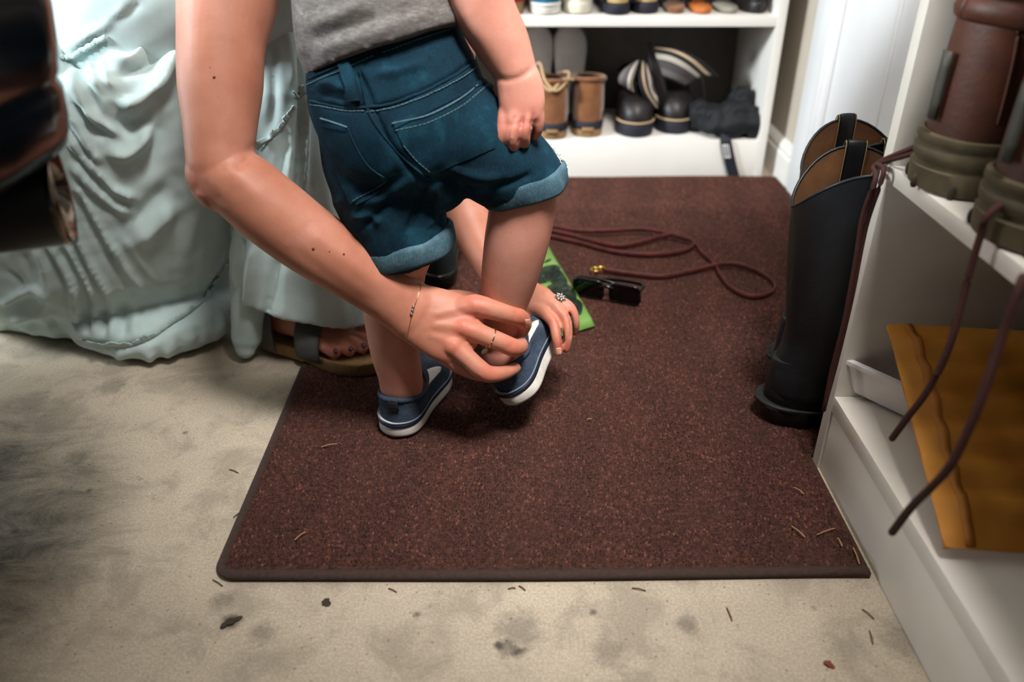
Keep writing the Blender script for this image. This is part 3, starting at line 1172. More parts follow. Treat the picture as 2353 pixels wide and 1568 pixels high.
# torso, neck, hips and legs under the dress
pel = A3(-.55, 1.09, .30)
W.tube([pel, A3(-.50, 1.10, .40), A3(-.38, 1.11, .50), A3(-.25, 1.12, .585), A3(-.16, 1.12, .625)], [(.10, .09), (.095, .07), (.098, .07), (.10, .07), (.08, .05)], 20, 5, up=(-.5, 0, .8))
W.tube([P(600, -275, .865), A3(-.20, 1.09, .61), A3(-.10, 1.16, .60), P(1020, 120, 1.115)], [.052, .058, .055, .045], 14, 5)
W.tube([A3(-.17, 1.12, .62), A3(-.10, 1.12, .67), A3(-.05, 1.12, .71)], [.055, .048, .05], 14, 5)
W.tube([pel + A3(.02, -.04, .02), A3(-.38, 1.06, .38), A3(-.285, 1.07, .455)], [.06, .045, .03], 16, 5)
W.tube([A3(-.285, 1.075, .445), A3(-.30, 1.09, .30), A3(-.338, 1.075, .12), A3(-.346, 1.066, .07)], [.032, .038, .034, .032], 16, 5)
W.tube([pel + A3(.0, .08, 0), A3(-.42, 1.26, .17), A3(-.36, 1.30, .07)], [.07, .06, .052], 16, 5)
W.tube([A3(-.36, 1.30, .07), A3(-.55, 1.30, .06), A3(-.72, 1.28, .05)], [.053, .05, .035], 14, 5)
# right foot in the sandal
SAND = (A3(-.388, 1.086, .003), unit(A3(.885, -.455, .028)), A3(0, 0, 1))


def in_sandal(x, y, z):
    return (frame(*SAND) @ A3(x, y, z, 1))[:3]


W.tube([in_sandal(.030, 0, .058), in_sandal(.055, 0, .056), in_sandal(.10, .002, .050), in_sandal(.15, .002, .037), in_sandal(.182, .002, .031)], [(.029, .036), (.031, .038), (.036, .029), (.042, .0165), (.037, .0115)], 20, 5, up=(0, 0, 1))
TOES = []
for (x0, y0, x1, y1, r) in ((.172, .026, .218, .028, .0128), (.176, .007, .212, .007, .0092), (.170, -.008, .203, -.0085, .009), (.160, -.0215, .191, -.023, .0086), (.147, -.034, .176, -.037, .0084)):
    z_ = .0215 + r
    W.tube([in_sandal(x0, y0, z_ + .004), in_sandal((x0 + x1) / 2, (y0 + y1) / 2, z_ + .004), in_sandal(x1, y1, z_ - .0005)], [r * .95, r, r * .92], 14, 4)
    TOES.append((x1, y1, z_, r))
# head bent over the child's foot
HC = A3(-.01, 1.10, .755)
W.ell(HC, (.078, .072, .098))
W.ell(HC + A3(.035, -.01, -.055), (.05, .052, .055))
W.tube([HC + A3(.076, -.012, .012), HC + A3(.092, -.02, -.02)], [.009, .014], 10, 3)
for sg in (1, -1):
    W.ell(HC + A3(-.008, sg * .073, -.005), (.018, .007, .028), 10, 8)
Vw, Fw = fuse(W, .0021, 5)
Vw = folds(Vw, Fw, SKW)
woman = thing('person', 'woman in a pale mint dress crouching to slip a shoe onto the toddler', 'person', (-.5, 1.12, 0))
body = obj('body', (Vw, Fw), M['skin_woman'], woman)


def flush(o, V, spots):
    f = np.zeros(len(V))
    for p, r, k_ in spots:
        f = np.maximum(f, k_ * np.exp(-(((V - p) ** 2).sum(1)) / (r * r)))
    at_ = o.data.attributes.new('flush', 'FLOAT', 'POINT')
    at_.data.foreach_set('value', f.astype(np.float32))


flush(body, Vw, [(P(*q), r, k_) for q, r, k_ in (((1091, 700, .907), .014, .5), ((1066, 752, .905), .014, .55), ((1042, 796, .907), .013, .4), ((1192, 728, .925), .012, .5), ((1182, 798, .915), .013, .45), ((1120, 858, .915), .014, .45), ((1020, 818, .92), .012, .35),
      ((1272, 738, 1.01), .012, .35), ((1298, 730, 1.015), .012, .35), ((1283, 800, 1.01), .015, .55), ((1300, 800, 1.02), .014, .5), ((1310, 705, 1.03), .012, .4), ((470, 430, .85), .03, .25))] + [(in_sandal(x, y, z), .014, .4) for x, y, z, r in TOES])
SW = Surf(Vw, Fw)
for px, py, r in ((492, 177, .0016), (720, 571, .0016), (790, 584, .0013), (757, 578, .0008), (482, 155, .0006), (905, 604, .0007)):
    h, n_ = SW.hit(px, py)
    obj('mole', MB().ell(h, (r, r, r * .8), 10, 6), M['mole'], woman)


def nail(px0, py0, px1, py1, wpx, mat, surf, parent, name='nail', D=1.0):
    ax_ = unit(A3(px1 - px0, py1 - py0))
    pr_ = A3(-ax_[1], ax_[0])
    left = [(px0 + (px1 - px0) * s - pr_[0] * wpx * (.8 + .2 * math.sin(3.14 * s)), py0 + (py1 - py0) * s - pr_[1] * wpx * (.8 + .2 * math.sin(3.14 * s))) for s in (0, .35, .7, 1)]
    right = [(px0 + (px1 - px0) * s + pr_[0] * wpx * (.8 + .2 * math.sin(3.14 * s)), py0 + (py1 - py0) * s + pr_[1] * wpx * (.8 + .2 * math.sin(3.14 * s))) for s in (0, .35, .7, 1)]
    try:
        obj(name, surf.patch(left, right, .0006, .0012, 4, 6), mat, parent)
    except Exception:
        pass


nail(1211, 734, 1213, 752, 5.5, M['nail'], SW, woman)
nail(1283, 800, 1285, 814, 6, M['nail'], SW, woman)
for (x1, y1, z_, r) in TOES:
    rows_ = []
    for e in np.linspace(-1, 1, 5):
        rows_.append([in_sandal(x1 + r * (.15 + .28 * (t_ + 1)), y1 + r * .55 * e * math.sqrt(max(.05, 1 - (t_ * .85) ** 2)), z_ + r * (.92 - .26 * (t_ + 1) - .18 * e * e)) for t_ in np.linspace(-1, 1, 6)])
    obj('toenail', MB().sheet(rows_, .0012), M['nail_dark'], woman)


def band_around(pts_mid, axis_pts, r, mat, name, parent, flat=1.0, rad=(.0009, .0009)):
    pass


def ring_on(ca, cb, s, r, tube_r, name, mat, parent):
    """ring around a finger from ca to cb at share s"""
    c = ca * (1 - s) + cb * s
    d = unit(cb - ca)
    e = unit(np.cross(d, A3(.3, .2, 1)))
    f = np.cross(d, e)
    pts = [c + r * (math.cos(t) * e + math.sin(t) * f) for t in np.linspace(0, 2 * math.pi, 25)]
    return obj(name, MB().tube(pts, tube_r, 8, 1, round_ends=False), mat, parent)


ring_on(P(1112, 771, .914), P(1150, 786, .92), .42, .0118, .0008, 'finger_ring', M['gold'], woman)
rg_ = ring_on(P(1264, 690, 1.048), P(1304, 706, 1.038), .40, .0094, .0011, 'finger_ring', M['gold'], woman)
fl_ = MB()
fc = P(1288, 684, 1.030)
fn = unit(unit(A3(0, 0, CAM_H) - fc) + A3(.5, .1, .9))
fe = unit(np.cross(fn, A3(0, 1, .2)))
ff = np.cross(fn, fe)
for k in range(7):
    a = k * 2 * math.pi / 7
    d = math.cos(a) * fe + math.sin(a) * ff
    fl_.tube([fc + d * .001, fc + d * .0042 + fn * .001, fc + d * .0072], [.0009, .0018, .0009], 8, 3)
fl_.ell(fc + fn * .0012, (.0018, .0018, .0018), 10, 6)
obj('flower_setting', fl_, M['silver'], rg_, label='silver flower shaped setting')
# bracelet: thin chain around the right wrist with three beads
bp = [(972, 643), (965, 665), (957, 690), (950, 710), (944, 735), (938, 762), (935, 784)]
bl = [SW.hit(x, y, .0008)[0] for x, y in catmull(bp, 3)]
back = [bl[-1] + A3(.003, .012, .002), (bl[-1] + bl[0]) / 2 + A3(.006, .028, .0), bl[0] + A3(.002, .010, -.003)]
br = obj('bracelet', MB().tube(bl + back + [bl[0]], .00045, 6, 2, round_ends=False), M['gold'], woman, label='thin chain bracelet')
bd = MB()
for x, y in ((949, 705), (947, 713), (945, 721)):
    bd.ell(SW.hit(x, y, .0014)[0], (.0018, .0018, .0018), 10, 8)
obj('beads', bd, M['silver'], br)
# hair, eyes, lips
hr = MB()
hr.ell(HC + A3(-.018, 0, .018), (.084, .08, .096))
hr.ell(HC + A3(-.075, .0, .055), (.042, .042, .042))
Vh, Fh = fuse(hr, .005, 3)
keepm = ~((Vh[:, 0] > HC[0] + .045) & (Vh[:, 2] < HC[2] + .06))
Vh[~keepm] += (A3(-.03, 0, .02))
Vh = Vh + normals(Vh, Fh) * (.0015 * np.sin(Vh[:, 1] * 320))[:, None]
obj('hair', (Vh, Fh), M['hair'], woman)
for sg in (1, -1):
    e = obj('eye', MB().ell(HC + A3(.0605, sg * .030, .012), (.0105, .0125, .008), 12, 8), M['eye'], woman)
    obj('iris', MB().ell(HC + A3(.068, sg * .030, .010), (.0042, .0055, .0055), 10, 8), M['iris'], e)
obj('lips', MB().tube([HC + A3(.072, -.028, -.055), HC + A3(.086, -.012, -.052), HC + A3(.072, .008, -.055)], [.003, .005, .003], 8, 4), M['lips'], woman)

# sandal: cork sole, two wide grey straps
Ls_ = .24
Mx = frame(*SAND)
ol, u = outline(Ls_, .092)
oc = A3(Ls_ / 2, 0)
Lr = lambda kk, z: np.column_stack([oc + (ol - oc) * kk, np.full(len(ol), z)])
sol = obj('sandal_sole', MB().loft([Lr(.96, 0), Lr(.99, .002), Lr(.985, .016), Lr(1.0, .019), Lr(.97, .021), Lr(.9, .019)]).xf(Mx), M['cork'], woman, label='tan cork sole of the sandal')
for k, (x0, sl, w) in enumerate(((.036, .018, .019), (.118, .016, .021))):
    rows_ = []
    for e in np.linspace(-1, 1, 9):
        row = []
        for a in np.linspace(-math.pi / 2 - .35, math.pi / 2 + .35, 25):
            yy = .046 * math.sin(a)
            hgt = (.082, .048)[k]
            zz = .012 + (hgt + (.004 - .006 * e)) * max(0, math.cos(a * .87)) ** .75
            row.append((x0 + e * w + sl * math.sin(a) * -1.0, yy * 1.02, zz))
        rows_.append(row)
    obj('sandal_strap', MB().sheet(rows_, .0022).xf(Mx), M['strap_grey'], woman, label='wide grey sandal strap')

# ---- dress
ang48 = np.linspace(0, 2 * math.pi, 48, endpoint=False)


def oval(c, rx, ry, tilt=(0, 0), p=2.3):
    ca, sa = np.cos(ang48), np.sin(ang48)
    x = np.sign(ca) * np.abs(ca) ** (2 / p) * rx
    y = np.sign(sa) * np.abs(sa) ** (2 / p) * ry
    return np.column_stack([c[0] + x, c[1] + y, c[2] + x * tilt[0] + y * tilt[1]])


D1 = MB()
# skirt: from the puddle on the floor up to the waist
D1.loft([oval((-.68, 1.29, .0015), .27, .20), oval((-.69, 1.29, .012), .285, .21), oval((-.69, 1.275, .035), .285, .215), oval((-.672, 1.235, .075), .27, .225), oval((-.64, 1.195, .13), .25, .222), oval((-.61, 1.165, .20), .24, .208),
         oval((-.59, 1.14, .28), .232, .198), oval((-.57, 1.12, .345), .218, .185, (.10, 0)), oval((-.53, 1.10, .40), .180, .152, (.28, 0)), oval((-.505, 1.10, .425), .148, .118, (.42, 0)), oval((-.50, 1.10, .428), .12, .095, (.42, 0))])
# left edge of the puddle spreading out
D1.ell((-.92, 1.27, .05), (.16, .16, .075))
D1.ell((-.66, 1.13, .04), (.15, .09, .045))
D1.ell((-.545, 1.085, .04), (.13, .10, .052))
D1.ell((-.50, 1.16, .06), (.085, .085, .07))
D1.ell((-.60, 1.02, .36), (.10, .07, .10))
V1, F1 = fuse(D1, .0031, 9)
FO = [
    # gathers below the waist
    ([(165, 150), (178, 190), (200, 250), (228, 300)], 7, .006), ([(200, 125), (212, 170), (228, 205)], 7, .006), ([(222, 105), (232, 150), (250, 185), (268, 200)], 7, .006),
    ([(185, 140), (200, 200), (225, 262)], 6, -.006), ([(212, 118), (228, 170)], 5, -.005), ([(245, 100), (255, 125), (285, 138), (310, 132), (350, 85)], 13, .007),
    ([(247, 166), (290, 165), (330, 150), (364, 111), (408, 50)], 17, -.013), ([(258, 244), (300, 236), (338, 215), (379, 166), (412, 94)], 19, .015),
    ([(264, 268), (300, 292), (330, 282), (352, 245)], 19, -.015), ([(241, 338), (265, 350), (295, 350), (325, 325), (344, 281)], 15, .013),
    ([(300, 400), (340, 370), (385, 250)], 26, -.008),
    ([(160, 170), (176, 215), (204, 258), (250, 292), (284, 312)], 7, .008), ([(172, 228), (205, 285), (250, 322)], 9, -.008),
    ([(150, 243), (176, 290), (203, 337), (236, 378)], 7, .008), ([(150, 275), (180, 330), (215, 375)], 7, -.007),
    ([(147, 290), (188, 358), (232, 405), (264, 436), (314, 456)], 7, .009), ([(165, 345), (205, 395), (250, 440)], 7, -.007),
    ([(168, 382), (205, 424), (245, 462), (300, 494)], 6, .007), ([(168, 400), (205, 446), (250, 482)], 6, -.006),
    ([(172, 425), (225, 520), (270, 602), (302, 655)], 5.5, .006), ([(168, 440), (210, 520), (262, 610)], 6, -.006),
    ([(161, 510), (189, 574), (229, 648), (254, 694)], 6, .007), ([(150, 520), (178, 590), (215, 655), (238, 700)], 6, -.007),
    ([(149, 562), (189, 633), (214, 692)], 6, .007), ([(135, 570), (176, 640), (196, 700)], 6, -.007),
    ([(115, 562), (150, 620), (168, 665), (174, 725)], 7, .007), ([(100, 570), (140, 650), (150, 720)], 7, -.006),
    ([(252, 551), (298, 625), (335, 680)], 6, .005), ([(245, 570), (285, 640), (310, 690)], 6, -.005), ([(280, 540), (330, 610), (365, 660)], 5, .003),
    ([(86, 568), (106, 640), (110, 706)], 8, .007), ([(50, 570), (70, 640), (75, 690)], 10, -.006),
    ([(300, 575), (332, 540), (368, 505), (415, 458)], 22, .011), ([(290, 520), (340, 480), (400, 420)], 20, -.007), ([(448, 480), (440, 530), (425, 600)], 14, .005),
    ([(0, 700), (40, 680), (80, 668), (112, 690)], 7, .007), ([(0, 722), (40, 705), (90, 695)], 7, -.007), ([(0, 745), (50, 728), (108, 716)], 7, .007), ([(0, 765), (45, 752), (100, 745)], 6, -.006), ([(10, 620), (40, 640), (60, 680)], 7, -.006),
    # short folds falling on the hem
    ([(172, 690), (178, 740), (176, 775)], 6, .006), ([(190, 650), (200, 720), (198, 775)], 6, -.006), ([(214, 690), (222, 740), (218, 775)], 6, .006), ([(236, 700), (242, 745), (236, 780)], 5, -.005),
    ([(254, 694), (262, 740), (258, 780)], 6, .005), ([(282, 690), (284, 740), (276, 780)], 5, -.005), ([(310, 690), (312, 735), (300, 775)], 7, .005),
    # hem tier
    ([(60, 760), (100, 785), (150, 790)], 8, .006), ([(180, 800), (220, 808), (260, 806)], 8, -.009), ([(200, 826), (250, 832), (290, 818)], 7, .008), ([(330, 800), (345, 825), (300, 842)], 9, .007),
    ([(405, 770), (415, 800), (410, 830)], 9, -.005), ([(450, 740), (462, 775), (455, 805)], 9, -.006), ([(490, 690), (510, 730), (505, 765)], 10, .006), ([(380, 790), (385, 815), (380, 835)], 8, .005),
    # seam where the hem tier is gathered on
    ([(112, 700), (118, 735), (150, 778), (200, 788), (265, 798), (300, 796), (345, 780), (390, 748), (440, 716), (480, 680), (508, 640), (522, 605), (528, 570)], 6, -.006),
    # crease between bodice and skirt
    ([(150, 132), (200, 112), (240, 88), (300, 62), (350, 35), (420, 6)], 9, -.012),
]
V1 = relax(folds(V1, F1, [(p_, max(w_, 8.0), a_ * (1.15 if w_ < 8 else 1.1)) for p_, w_, a_ in FO]), F1, 4)
V1 = V1 + normals(V1, F1) * (vnoise(V1, 55, 1) * .0022 + vnoise(V1, 130, 2) * .0008)[:, None]
V1[:, 2] = np.maximum(V1[:, 2], .0012)
dress = obj('dress', (V1, F1), M['dress'], woman)
S1 = Surf(V1, F1)


def ruffle(surf, pts, wpx, amp, name='ruffle', n=120, seed=0, lift=.002):
    """narrow gathered edge standing up from the cloth along a line"""
    c = catmull(pts, 14)
    d = np.r_[0, np.cumsum(np.hypot(*np.diff(c, axis=0).T))]
    q = np.linspace(0, d[-1], n)
    c = np.column_stack([np.interp(q, d, c[:, 0]), np.interp(q, d, c[:, 1])])
    t = np.gradient(c, axis=0)
    t /= np.hypot(t[:, 0], t[:, 1])[:, None]
    nn = np.column_stack([t[:, 1], -t[:, 0]])
    r = np.random.default_rng(seed)
    wob = np.convolve(r.normal(0, 1, n + 8), np.ones(4) / 2.2, 'same')[4:-4]
    rows_ = []
    for i in range(n):
        base, nr = surf.hit(*c[i], 0)
        row = []
        for k, s in enumerate((0, .4, .75, 1)):
            o = c[i] + nn[i] * wpx * s * (1 + .3 * wob[i])
            h_, n2 = surf.hit(*o, 0)
            pp = base + (h_ - base) if np.linalg.norm(h_ - base) < .03 else base
            row.append(pp + nr * (lift + amp * s * (1.1 + wob[i])))
        rows_.append(row)
    return MB().sheet(rows_, .0016)


r1 = MB()
obj('ruffle', ruffle(S1, [(188, 785), (225, 792), (265, 796), (302, 795), (345, 780), (390, 748), (440, 716), (480, 680), (508, 640), (522, 605)], 9, .0022, seed=3), M['dress_edge'], dress, label='gathered ruffle seam near the hem')

# knee panel of the dress falling from the raised knee to the foot
K = MB()
kp = lambda px, py, D, rx, ry: (P(px, py, D), rx * D / FPX, ry * D / FPX)
rings = []
for (px, py, D, rx, ry) in ((658, -125, .985, 22, 18), (656, -108, .985, 46, 44), (653, -40, .985, 58, 62), (648, 30, .995, 62, 68), (645, 110, 1.005, 66, 76), (648, 200, 1.01, 72, 84), (652, 300, 1.03, 92, 88), (664, 400, 1.055, 112, 90), (676, 500, 1.085, 134, 90), (684, 600, 1.115, 150, 88), (690, 660, 1.135, 152, 84), (696, 706, 1.15, 146, 78)):
    c = P(px, py, D)
    rings.append(oval(c, rx * D / FPX, ry * D / FPX, (-.26 * max(0, (py - 450) / 250), 0), p=2.1))
hemr = rings[-1].copy()
hp, hq, hd = proj(hemr)
K.loft(rings)
Lf = MB()
Vk, Fk = fuse(K, .0034, 8)
FK = [
    ([(690, 120), (693, 240), (690, 330), (684, 420), (690, 520)], 6, -.012), ([(705, 215), (706, 330), (700, 430)], 8, .008), ([(720, 240), (716, 340), (712, 440)], 6, -.007), ([(735, 260), (742, 380), (760, 500), (775, 620)], 14, .005),
    ([(660, 60), (672, 130), (676, 200)], 9, .004), ([(625, 100), (630, 220), (620, 300)], 9, -.005), ([(655, 290), (650, 350), (640, 420)], 8, -.007), ([(630, 300), (610, 350)], 8, .005),
    ([(672, 330), (664, 400), (655, 470)], 8, .006), ([(640, 590), (628, 650), (612, 730), (604, 775)], 7, -.009), ([(585, 560), (572, 640), (560, 740)], 9, .009), ([(556, 540), (548, 620), (535, 720)], 7, -.009),
    ([(660, 600), (655, 680), (650, 740)], 12, .004), ([(780, 640), (785, 700), (790, 760)], 16, .003),
]
Vk = relax(folds(Vk, Fk, FK), Fk, 3)
Vk = Vk + normals(Vk, Fk) * (vnoise(Vk, 40, 4) * .0018)[:, None]
Vk[:, 2] = np.maximum(Vk[:, 2], .0015)
kn = obj('dress_panel', (Vk, Fk), M['dress'], woman, label='shaded front of the dress over the raised knee')
SK = Surf(Vk, Fk)
obj('ruffle', ruffle(SK, [(596, 345), (622, 320), (650, 290), (668, 262), (680, 246)], 13, .004, seed=5, n=50), M['dress_edge'], kn)
obj('ruffle', ruffle(SK, [(683, 228), (696, 218), (708, 214)], 10, .003, seed=6, n=20), M['dress_edge'], kn)
# hanging fold between the two
HF = MB()
px_tube(HF, [(600, 380, 1.06, 22), (588, 500, 1.09, 30), (580, 600, 1.12, 34), (572, 700, 1.15, 38), (568, 775, 1.175, 34), (566, 800, 1.18, 24)], seg=18)
px_tube(HF, [(545, 520, 1.12, 14), (550, 620, 1.14, 20), (552, 700, 1.16, 20)], seg=14)
Vf, Ff = fuse(HF, .0034, 5)
Vf = Vf + normals(Vf, Ff) * (vnoise(Vf, 60, 8) * .002)[:, None]
Vf[:, 2] = np.maximum(Vf[:, 2], .0015)
obj('dress_fold', (Vf, Ff), M['dress'], woman, label='hanging corner of the dress beside the foot')

# bodice
B = MB()
B.tube([A3(-.52, 1.10, .405), A3(-.47, 1.105, .45), A3(-.38, 1.11, .505), A3(-.25, 1.12, .585), A3(-.17, 1.12, .625)], [(.095, .08), (.125, .125), (.134, .142), (.128, .12), (.10, .08)], 36, 6, up=(-.5, 0, .8))
Vb, Fb = fuse(B, .0042, 6)
Vb = folds(Vb, Fb, [([(150, 125), (200, 85), (240, 60), (300, 10)], 12, .004), ([(170, 120), (215, 95), (235, 80)], 10, -.003), ([(240, 60), (290, 30), (330, 0)], 10, -.003)])
Vb = Vb + normals(Vb, Fb) * (vnoise(Vb, 40, 9) * .002)[:, None]
bo = obj('bodice', (Vb, Fb), M['dress'], woman)
SB = Surf(np.vstack([V1, Vb]), np.vstack([F1, Fb + len(V1)]))
wb = SB.line([(140, 136), (165, 128), (195, 114), (222, 100), (245, 84)], .003)
obj('waistband', MB().tube(wb + NP.normal(0, .0004, wb.shape), [(.0034, .0016)] * len(wb), 10, 2, up=(0, -1, .3)), M['dress_edge'], bo, label='gathered elastic waistband')

# ------------------------------------------------------------------ the toddler
Cb = MB()
hl, tp = G(904, 1010, .0105), G(1001, 852, .0105)
SH1 = (A3(hl[0], hl[1], .0112), unit(tp - hl), A3(0, 0, 1))
hl2, tp2 = P(1188, 936, .982), P(1246, 768, 1.09)
SH2 = (hl2, unit(tp2 - hl2), A3(-.58, -.08, 1))


def in_shoe(sh, x, y, z):
    return (frame(*sh) @ A3(x, y, z, 1))[:3]


# raised right leg and standing left leg
px_tube(Cb, [(1075, 300, .86, 82), (1150, 365, .865, 84), (1200, 425, .875, 80), (1200, 480, .888, 77), (1186, 560, .908, 74), (1170, 640, .932, 65), (1158, 705, .952, 53), (1160, 750, .968, 43)], seg=32, sub=5)
Cb.tube([P(1160, 735, .963), in_shoe(SH2, .042, 0, .07), in_shoe(SH2, .034, 0, .045), in_shoe(SH2, .04, 0, .034)], [.0225, .0225, .0235, .021], 16, 5)
LG = [(860, 330, .87, 100), (900, 450, .885, 88), (925, 560, .908, 72), (913, 620, .925, 66), (902, 690, .945, 69), (903, 765, .967, 60), (909, 815, .985, 55), (919, 858, 1.0, 51)]
Cb.tube([P(*q[:3]) for q in LG] + [in_shoe(SH1, .039, 0, .054), in_shoe(SH1, .042, 0, .036)], [q[3] * q[2] / FPX for q in LG] + [.0266, .0235], 32, 5, up=(0, -1, .4))
# feet inside the shoes
for sh in (SH1, SH2):
    Cb.tube([in_shoe(sh, .036, 0, .032), in_shoe(sh, .075, 0, .032), in_shoe(sh, .125, 0, .027)], [(.021, .014), (.023, .013), (.022, .008)], 14, 5)
# trunk, arms, neck, head
px_tube(Cb, [(940, 330, .86, 150, .8), (905, 200, .845, 175, .8), (872, 100, .835, 175, .78), (858, -60, .815, 168, .72), (862, -230, .785, 175, .7), (866, -340, .765, 120, .7)], seg=20, sub=5)
px_tube(Cb, [(1035, -330, .755, 75), (1075, -180, .775, 80), (1106, 0, .795, 73), (1152, 95, .803, 64), (1178, 150, .806, 53), (1186, 172, .807, 49)], seg=32, sub=5)
px_tube(Cb, [(1182, 160, .807, 49), (1193, 195, .807, 54, .75), (1200, 238, .808, 54, .55), (1202, 265, .809, 46, .5)], sub=5)
for f_ in ([(1164, 236, .812, 17), (1156, 285, .812, 16.5), (1152, 318, .816, 14.5), (1158, 336, .824, 12.5)], [(1186, 248, .806, 17), (1181, 290, .805, 16), (1176, 322, .810, 14.5), (1179, 340, .820, 12.5)],
           [(1210, 246, .806, 16.5), (1210, 286, .806, 15.5), (1206, 314, .811, 14), (1206, 330, .821, 12.5)], [(1232, 236, .811, 15.5), (1238, 270, .812, 14.5), (1236, 296, .818, 13), (1231, 312, .827, 11.5)],
           [(1150, 205, .825, 20), (1146, 250, .835, 17), (1150, 285, .842, 14)]):
    px_tube(Cb, f_, seg=12, sub=4)
px_tube(Cb, [(690, -320, .775, 72), (655, -180, .83, 62), (660, -120, .90, 55), (700, -150, 1.0, 46)], sub=5)
Cb.tube([A3(-.125, .885, .66), A3(-.12, .89, .70), A3(-.115, .90, .75)], [.045, .038, .045], 14, 5)
KC = A3(-.115, .905, .80)
Cb.ell(KC, (.075, .085, .088))
Cb.ell(KC + A3(0, .03, -.04), (.06, .058, .05))
Cb.tube([KC + A3(0, .082, -.005), KC + A3(0, .094, -.02)], [.007, .011], 10, 3)
for sg in (1, -1):
    Cb.ell(KC + A3(sg * .076, .0, -.012), (.008, .016, .024), 10, 8)
Vc, Fc = fuse(Cb, .0023, 4)
Vc = folds(Vc, Fc, [([(1186, 262), (1170, 300), (1165, 342)], 4, -.0022), ([(1206, 262), (1197, 296), (1192, 336)], 4, -.0022), ([(1226, 255), (1224, 285), (1219, 322)], 4, -.0022), ([(1134, 176), (1165, 184), (1200, 175), (1230, 152)], 7, -.0014), ([(1150, 288), (1245, 280)], 7, -.0008)])
child = thing('person', 'toddler in grey T-shirt and rolled denim shorts seen from behind, standing on one leg', 'person', (-.138, .86, .008))
flush(obj('body', (Vc, Fc), M['skin_child'], child), Vc, [(P(1190, 280, .80), .03, .3), (P(1160, 330, .82), .014, .4), (P(1175, 850, .97), .03, .3)])
SCH = Surf(Vc, Fc)
crz = SCH.line([(1134, 170), (1160, 178), (1190, 172), (1224, 152)], -.0004)
hc = MB()
hc.ell(KC + A3(0, -.012, .014), (.08, .084, .088))
Vh, Fh = fuse(hc, .005, 2)
Vh = Vh + normals(Vh, Fh) * (.0015 * np.sin(Vh[:, 0] * 340))[:, None]
obj('hair', (Vh, Fh), M['hair_child'], child)
for sg in (1, -1):
    e = obj('eye', MB().ell(KC + A3(sg * .028, .070, .004), (.011, .009, .008), 12, 8), M['eye'], child)
    obj('iris', MB().ell(KC + A3(sg * .028, .0765, .003), (.0055, .004, .0055), 10, 8), M['iris'], e)
obj('lips', MB().tube([KC + A3(-.016, .078, -.045), KC + A3(0, .088, -.043), KC + A3(.016, .078, -.045)], [.003, .0045, .003], 8, 4), M['lips'], child)

# T-shirt
T = MB()
q = []
for (px, py, D, r, k) in ((890, 118, .836, 199, .94), (872, 62, .829, 195, .92), (856, -50, .815, 186, .82), (858, -180, .79, 188, .78), (862, -270, .777, 184, .76), (866, -345, .765, 130, .72)):
    q.append((px, py, D, r, k))
pc = [P(*a[:3]) for a in q]
# hem tilted with the hips
nrm = unit(P(845, 0, .82) - P(880, 110, .834))
T.tube(pc, [(a[3] * a[2] / FPX, a[3] * a[2] / FPX * a[4]) for a in q], 40, 6, up=unit(A3(.1, -1, .35)), round_ends=False)
px_tube(T, [(1000, -300, .765, 95), (1060, -200, .772, 98), (1072, -130, .78, 92)], seg=20, round_ends=False)
px_tube(T, [(730, -300, .775, 92), (672, -200, .81, 90), (655, -150, .86, 78)], seg=20, round_ends=False)
T.tube([P(705, -325, .775), P(870, -365, .768), P(1035, -330, .758)], [.050, .052, .050], 20, 4)
Vt, Ft = fuse(T, .0034, 5)
Vt = folds(Vt, Ft, [([(700, 60), (760, 40), (850, 0)], 16, .004), ([(700, 90), (780, 70), (880, 30)], 14, -.004), ([(720, 120), (800, 95), (900, 62), (1000, 20)], 16, .0035), ([(740, 10), (800, 0)], 14, -.003), ([(900, 40), (980, 8)], 14, -.003), ([(692, 20), (700, 80), (692, 140)], 12, .004)])
Vt = Vt + normals(Vt, Ft) * (vnoise(Vt, 60, 12) * .0014)[:, None]
shirt = obj('t_shirt', (Vt, Ft), M['heather'], child)
ST_ = Surf(Vt, Ft)

# shorts
S = MB()
px_tube(S, [(874, 92, .833, 176, .76), (884, 122, .835, 184, .79), (905, 200, .843, 199, .82), (940, 295, .850, 199, .80), (965, 360, .856, 172, .80), (985, 410, .862, 130, .8)], seg=40, sub=6, round_ends=False)
px_tube(S, [(835, 250, .852, 110), (850, 330, .862, 116), (884, 440, .884, 119), (912, 510, .902, 116), (928, 556, .912, 112), (934, 575, .918, 108)], seg=32, sub=6, round_ends=False)
px_tube(S, [(1020, 265, .852, 118), (1075, 310, .858, 124), (1140, 365, .866, 112), (1190, 405, .873, 102), (1206, 428, .879, 96), (1210, 440, .882, 94)], seg=32, sub=6, round_ends=False)
px_tube(S, [(940, 330, .855, 130), (975, 385, .862, 110), (1000, 410, .870, 84)], seg=24, sub=4)
Vs, Fs = fuse(S, .0024, 5)
FS = [
    ([(820, 160), (850, 225), (890, 320), (960, 405), (1000, 420)], 7, -.004),            # centre seam
    ([(745, 480), (800, 460), (880, 455), (960, 400)], 14, .004), ([(770, 470), (850, 440), (930, 400)], 12, -.004), ([(830, 520), (870, 490), (900, 455)], 10, -.005), ([(800, 500), (850, 500), (880, 520)], 9, .004),
    ([(980, 420), (960, 480), (935, 540)], 10, -.005), ([(1010, 430), (1000, 480), (985, 530)], 9, .004), ([(1010, 400), (1060, 430), (1110, 440)], 12, -.004), ([(1020, 380), (1090, 405), (1160, 410)], 12, .004), ([(1120, 430), (1180, 420), (1230, 395)], 9, -.004),
    ([(720, 200), (760, 190), (800, 215)], 10, .004), ([(730, 220), (770, 218), (800, 235)], 8, -.004), ([(850, 170), (900, 165), (990, 140)], 12, .003),
    ([(860, 250), (940, 225), (1040, 175), (1110, 120)], 6, -.003), ([(720, 235), (790, 250), (840, 248)], 6, -.003),
]
Vs = folds(Vs, Fs, FS)
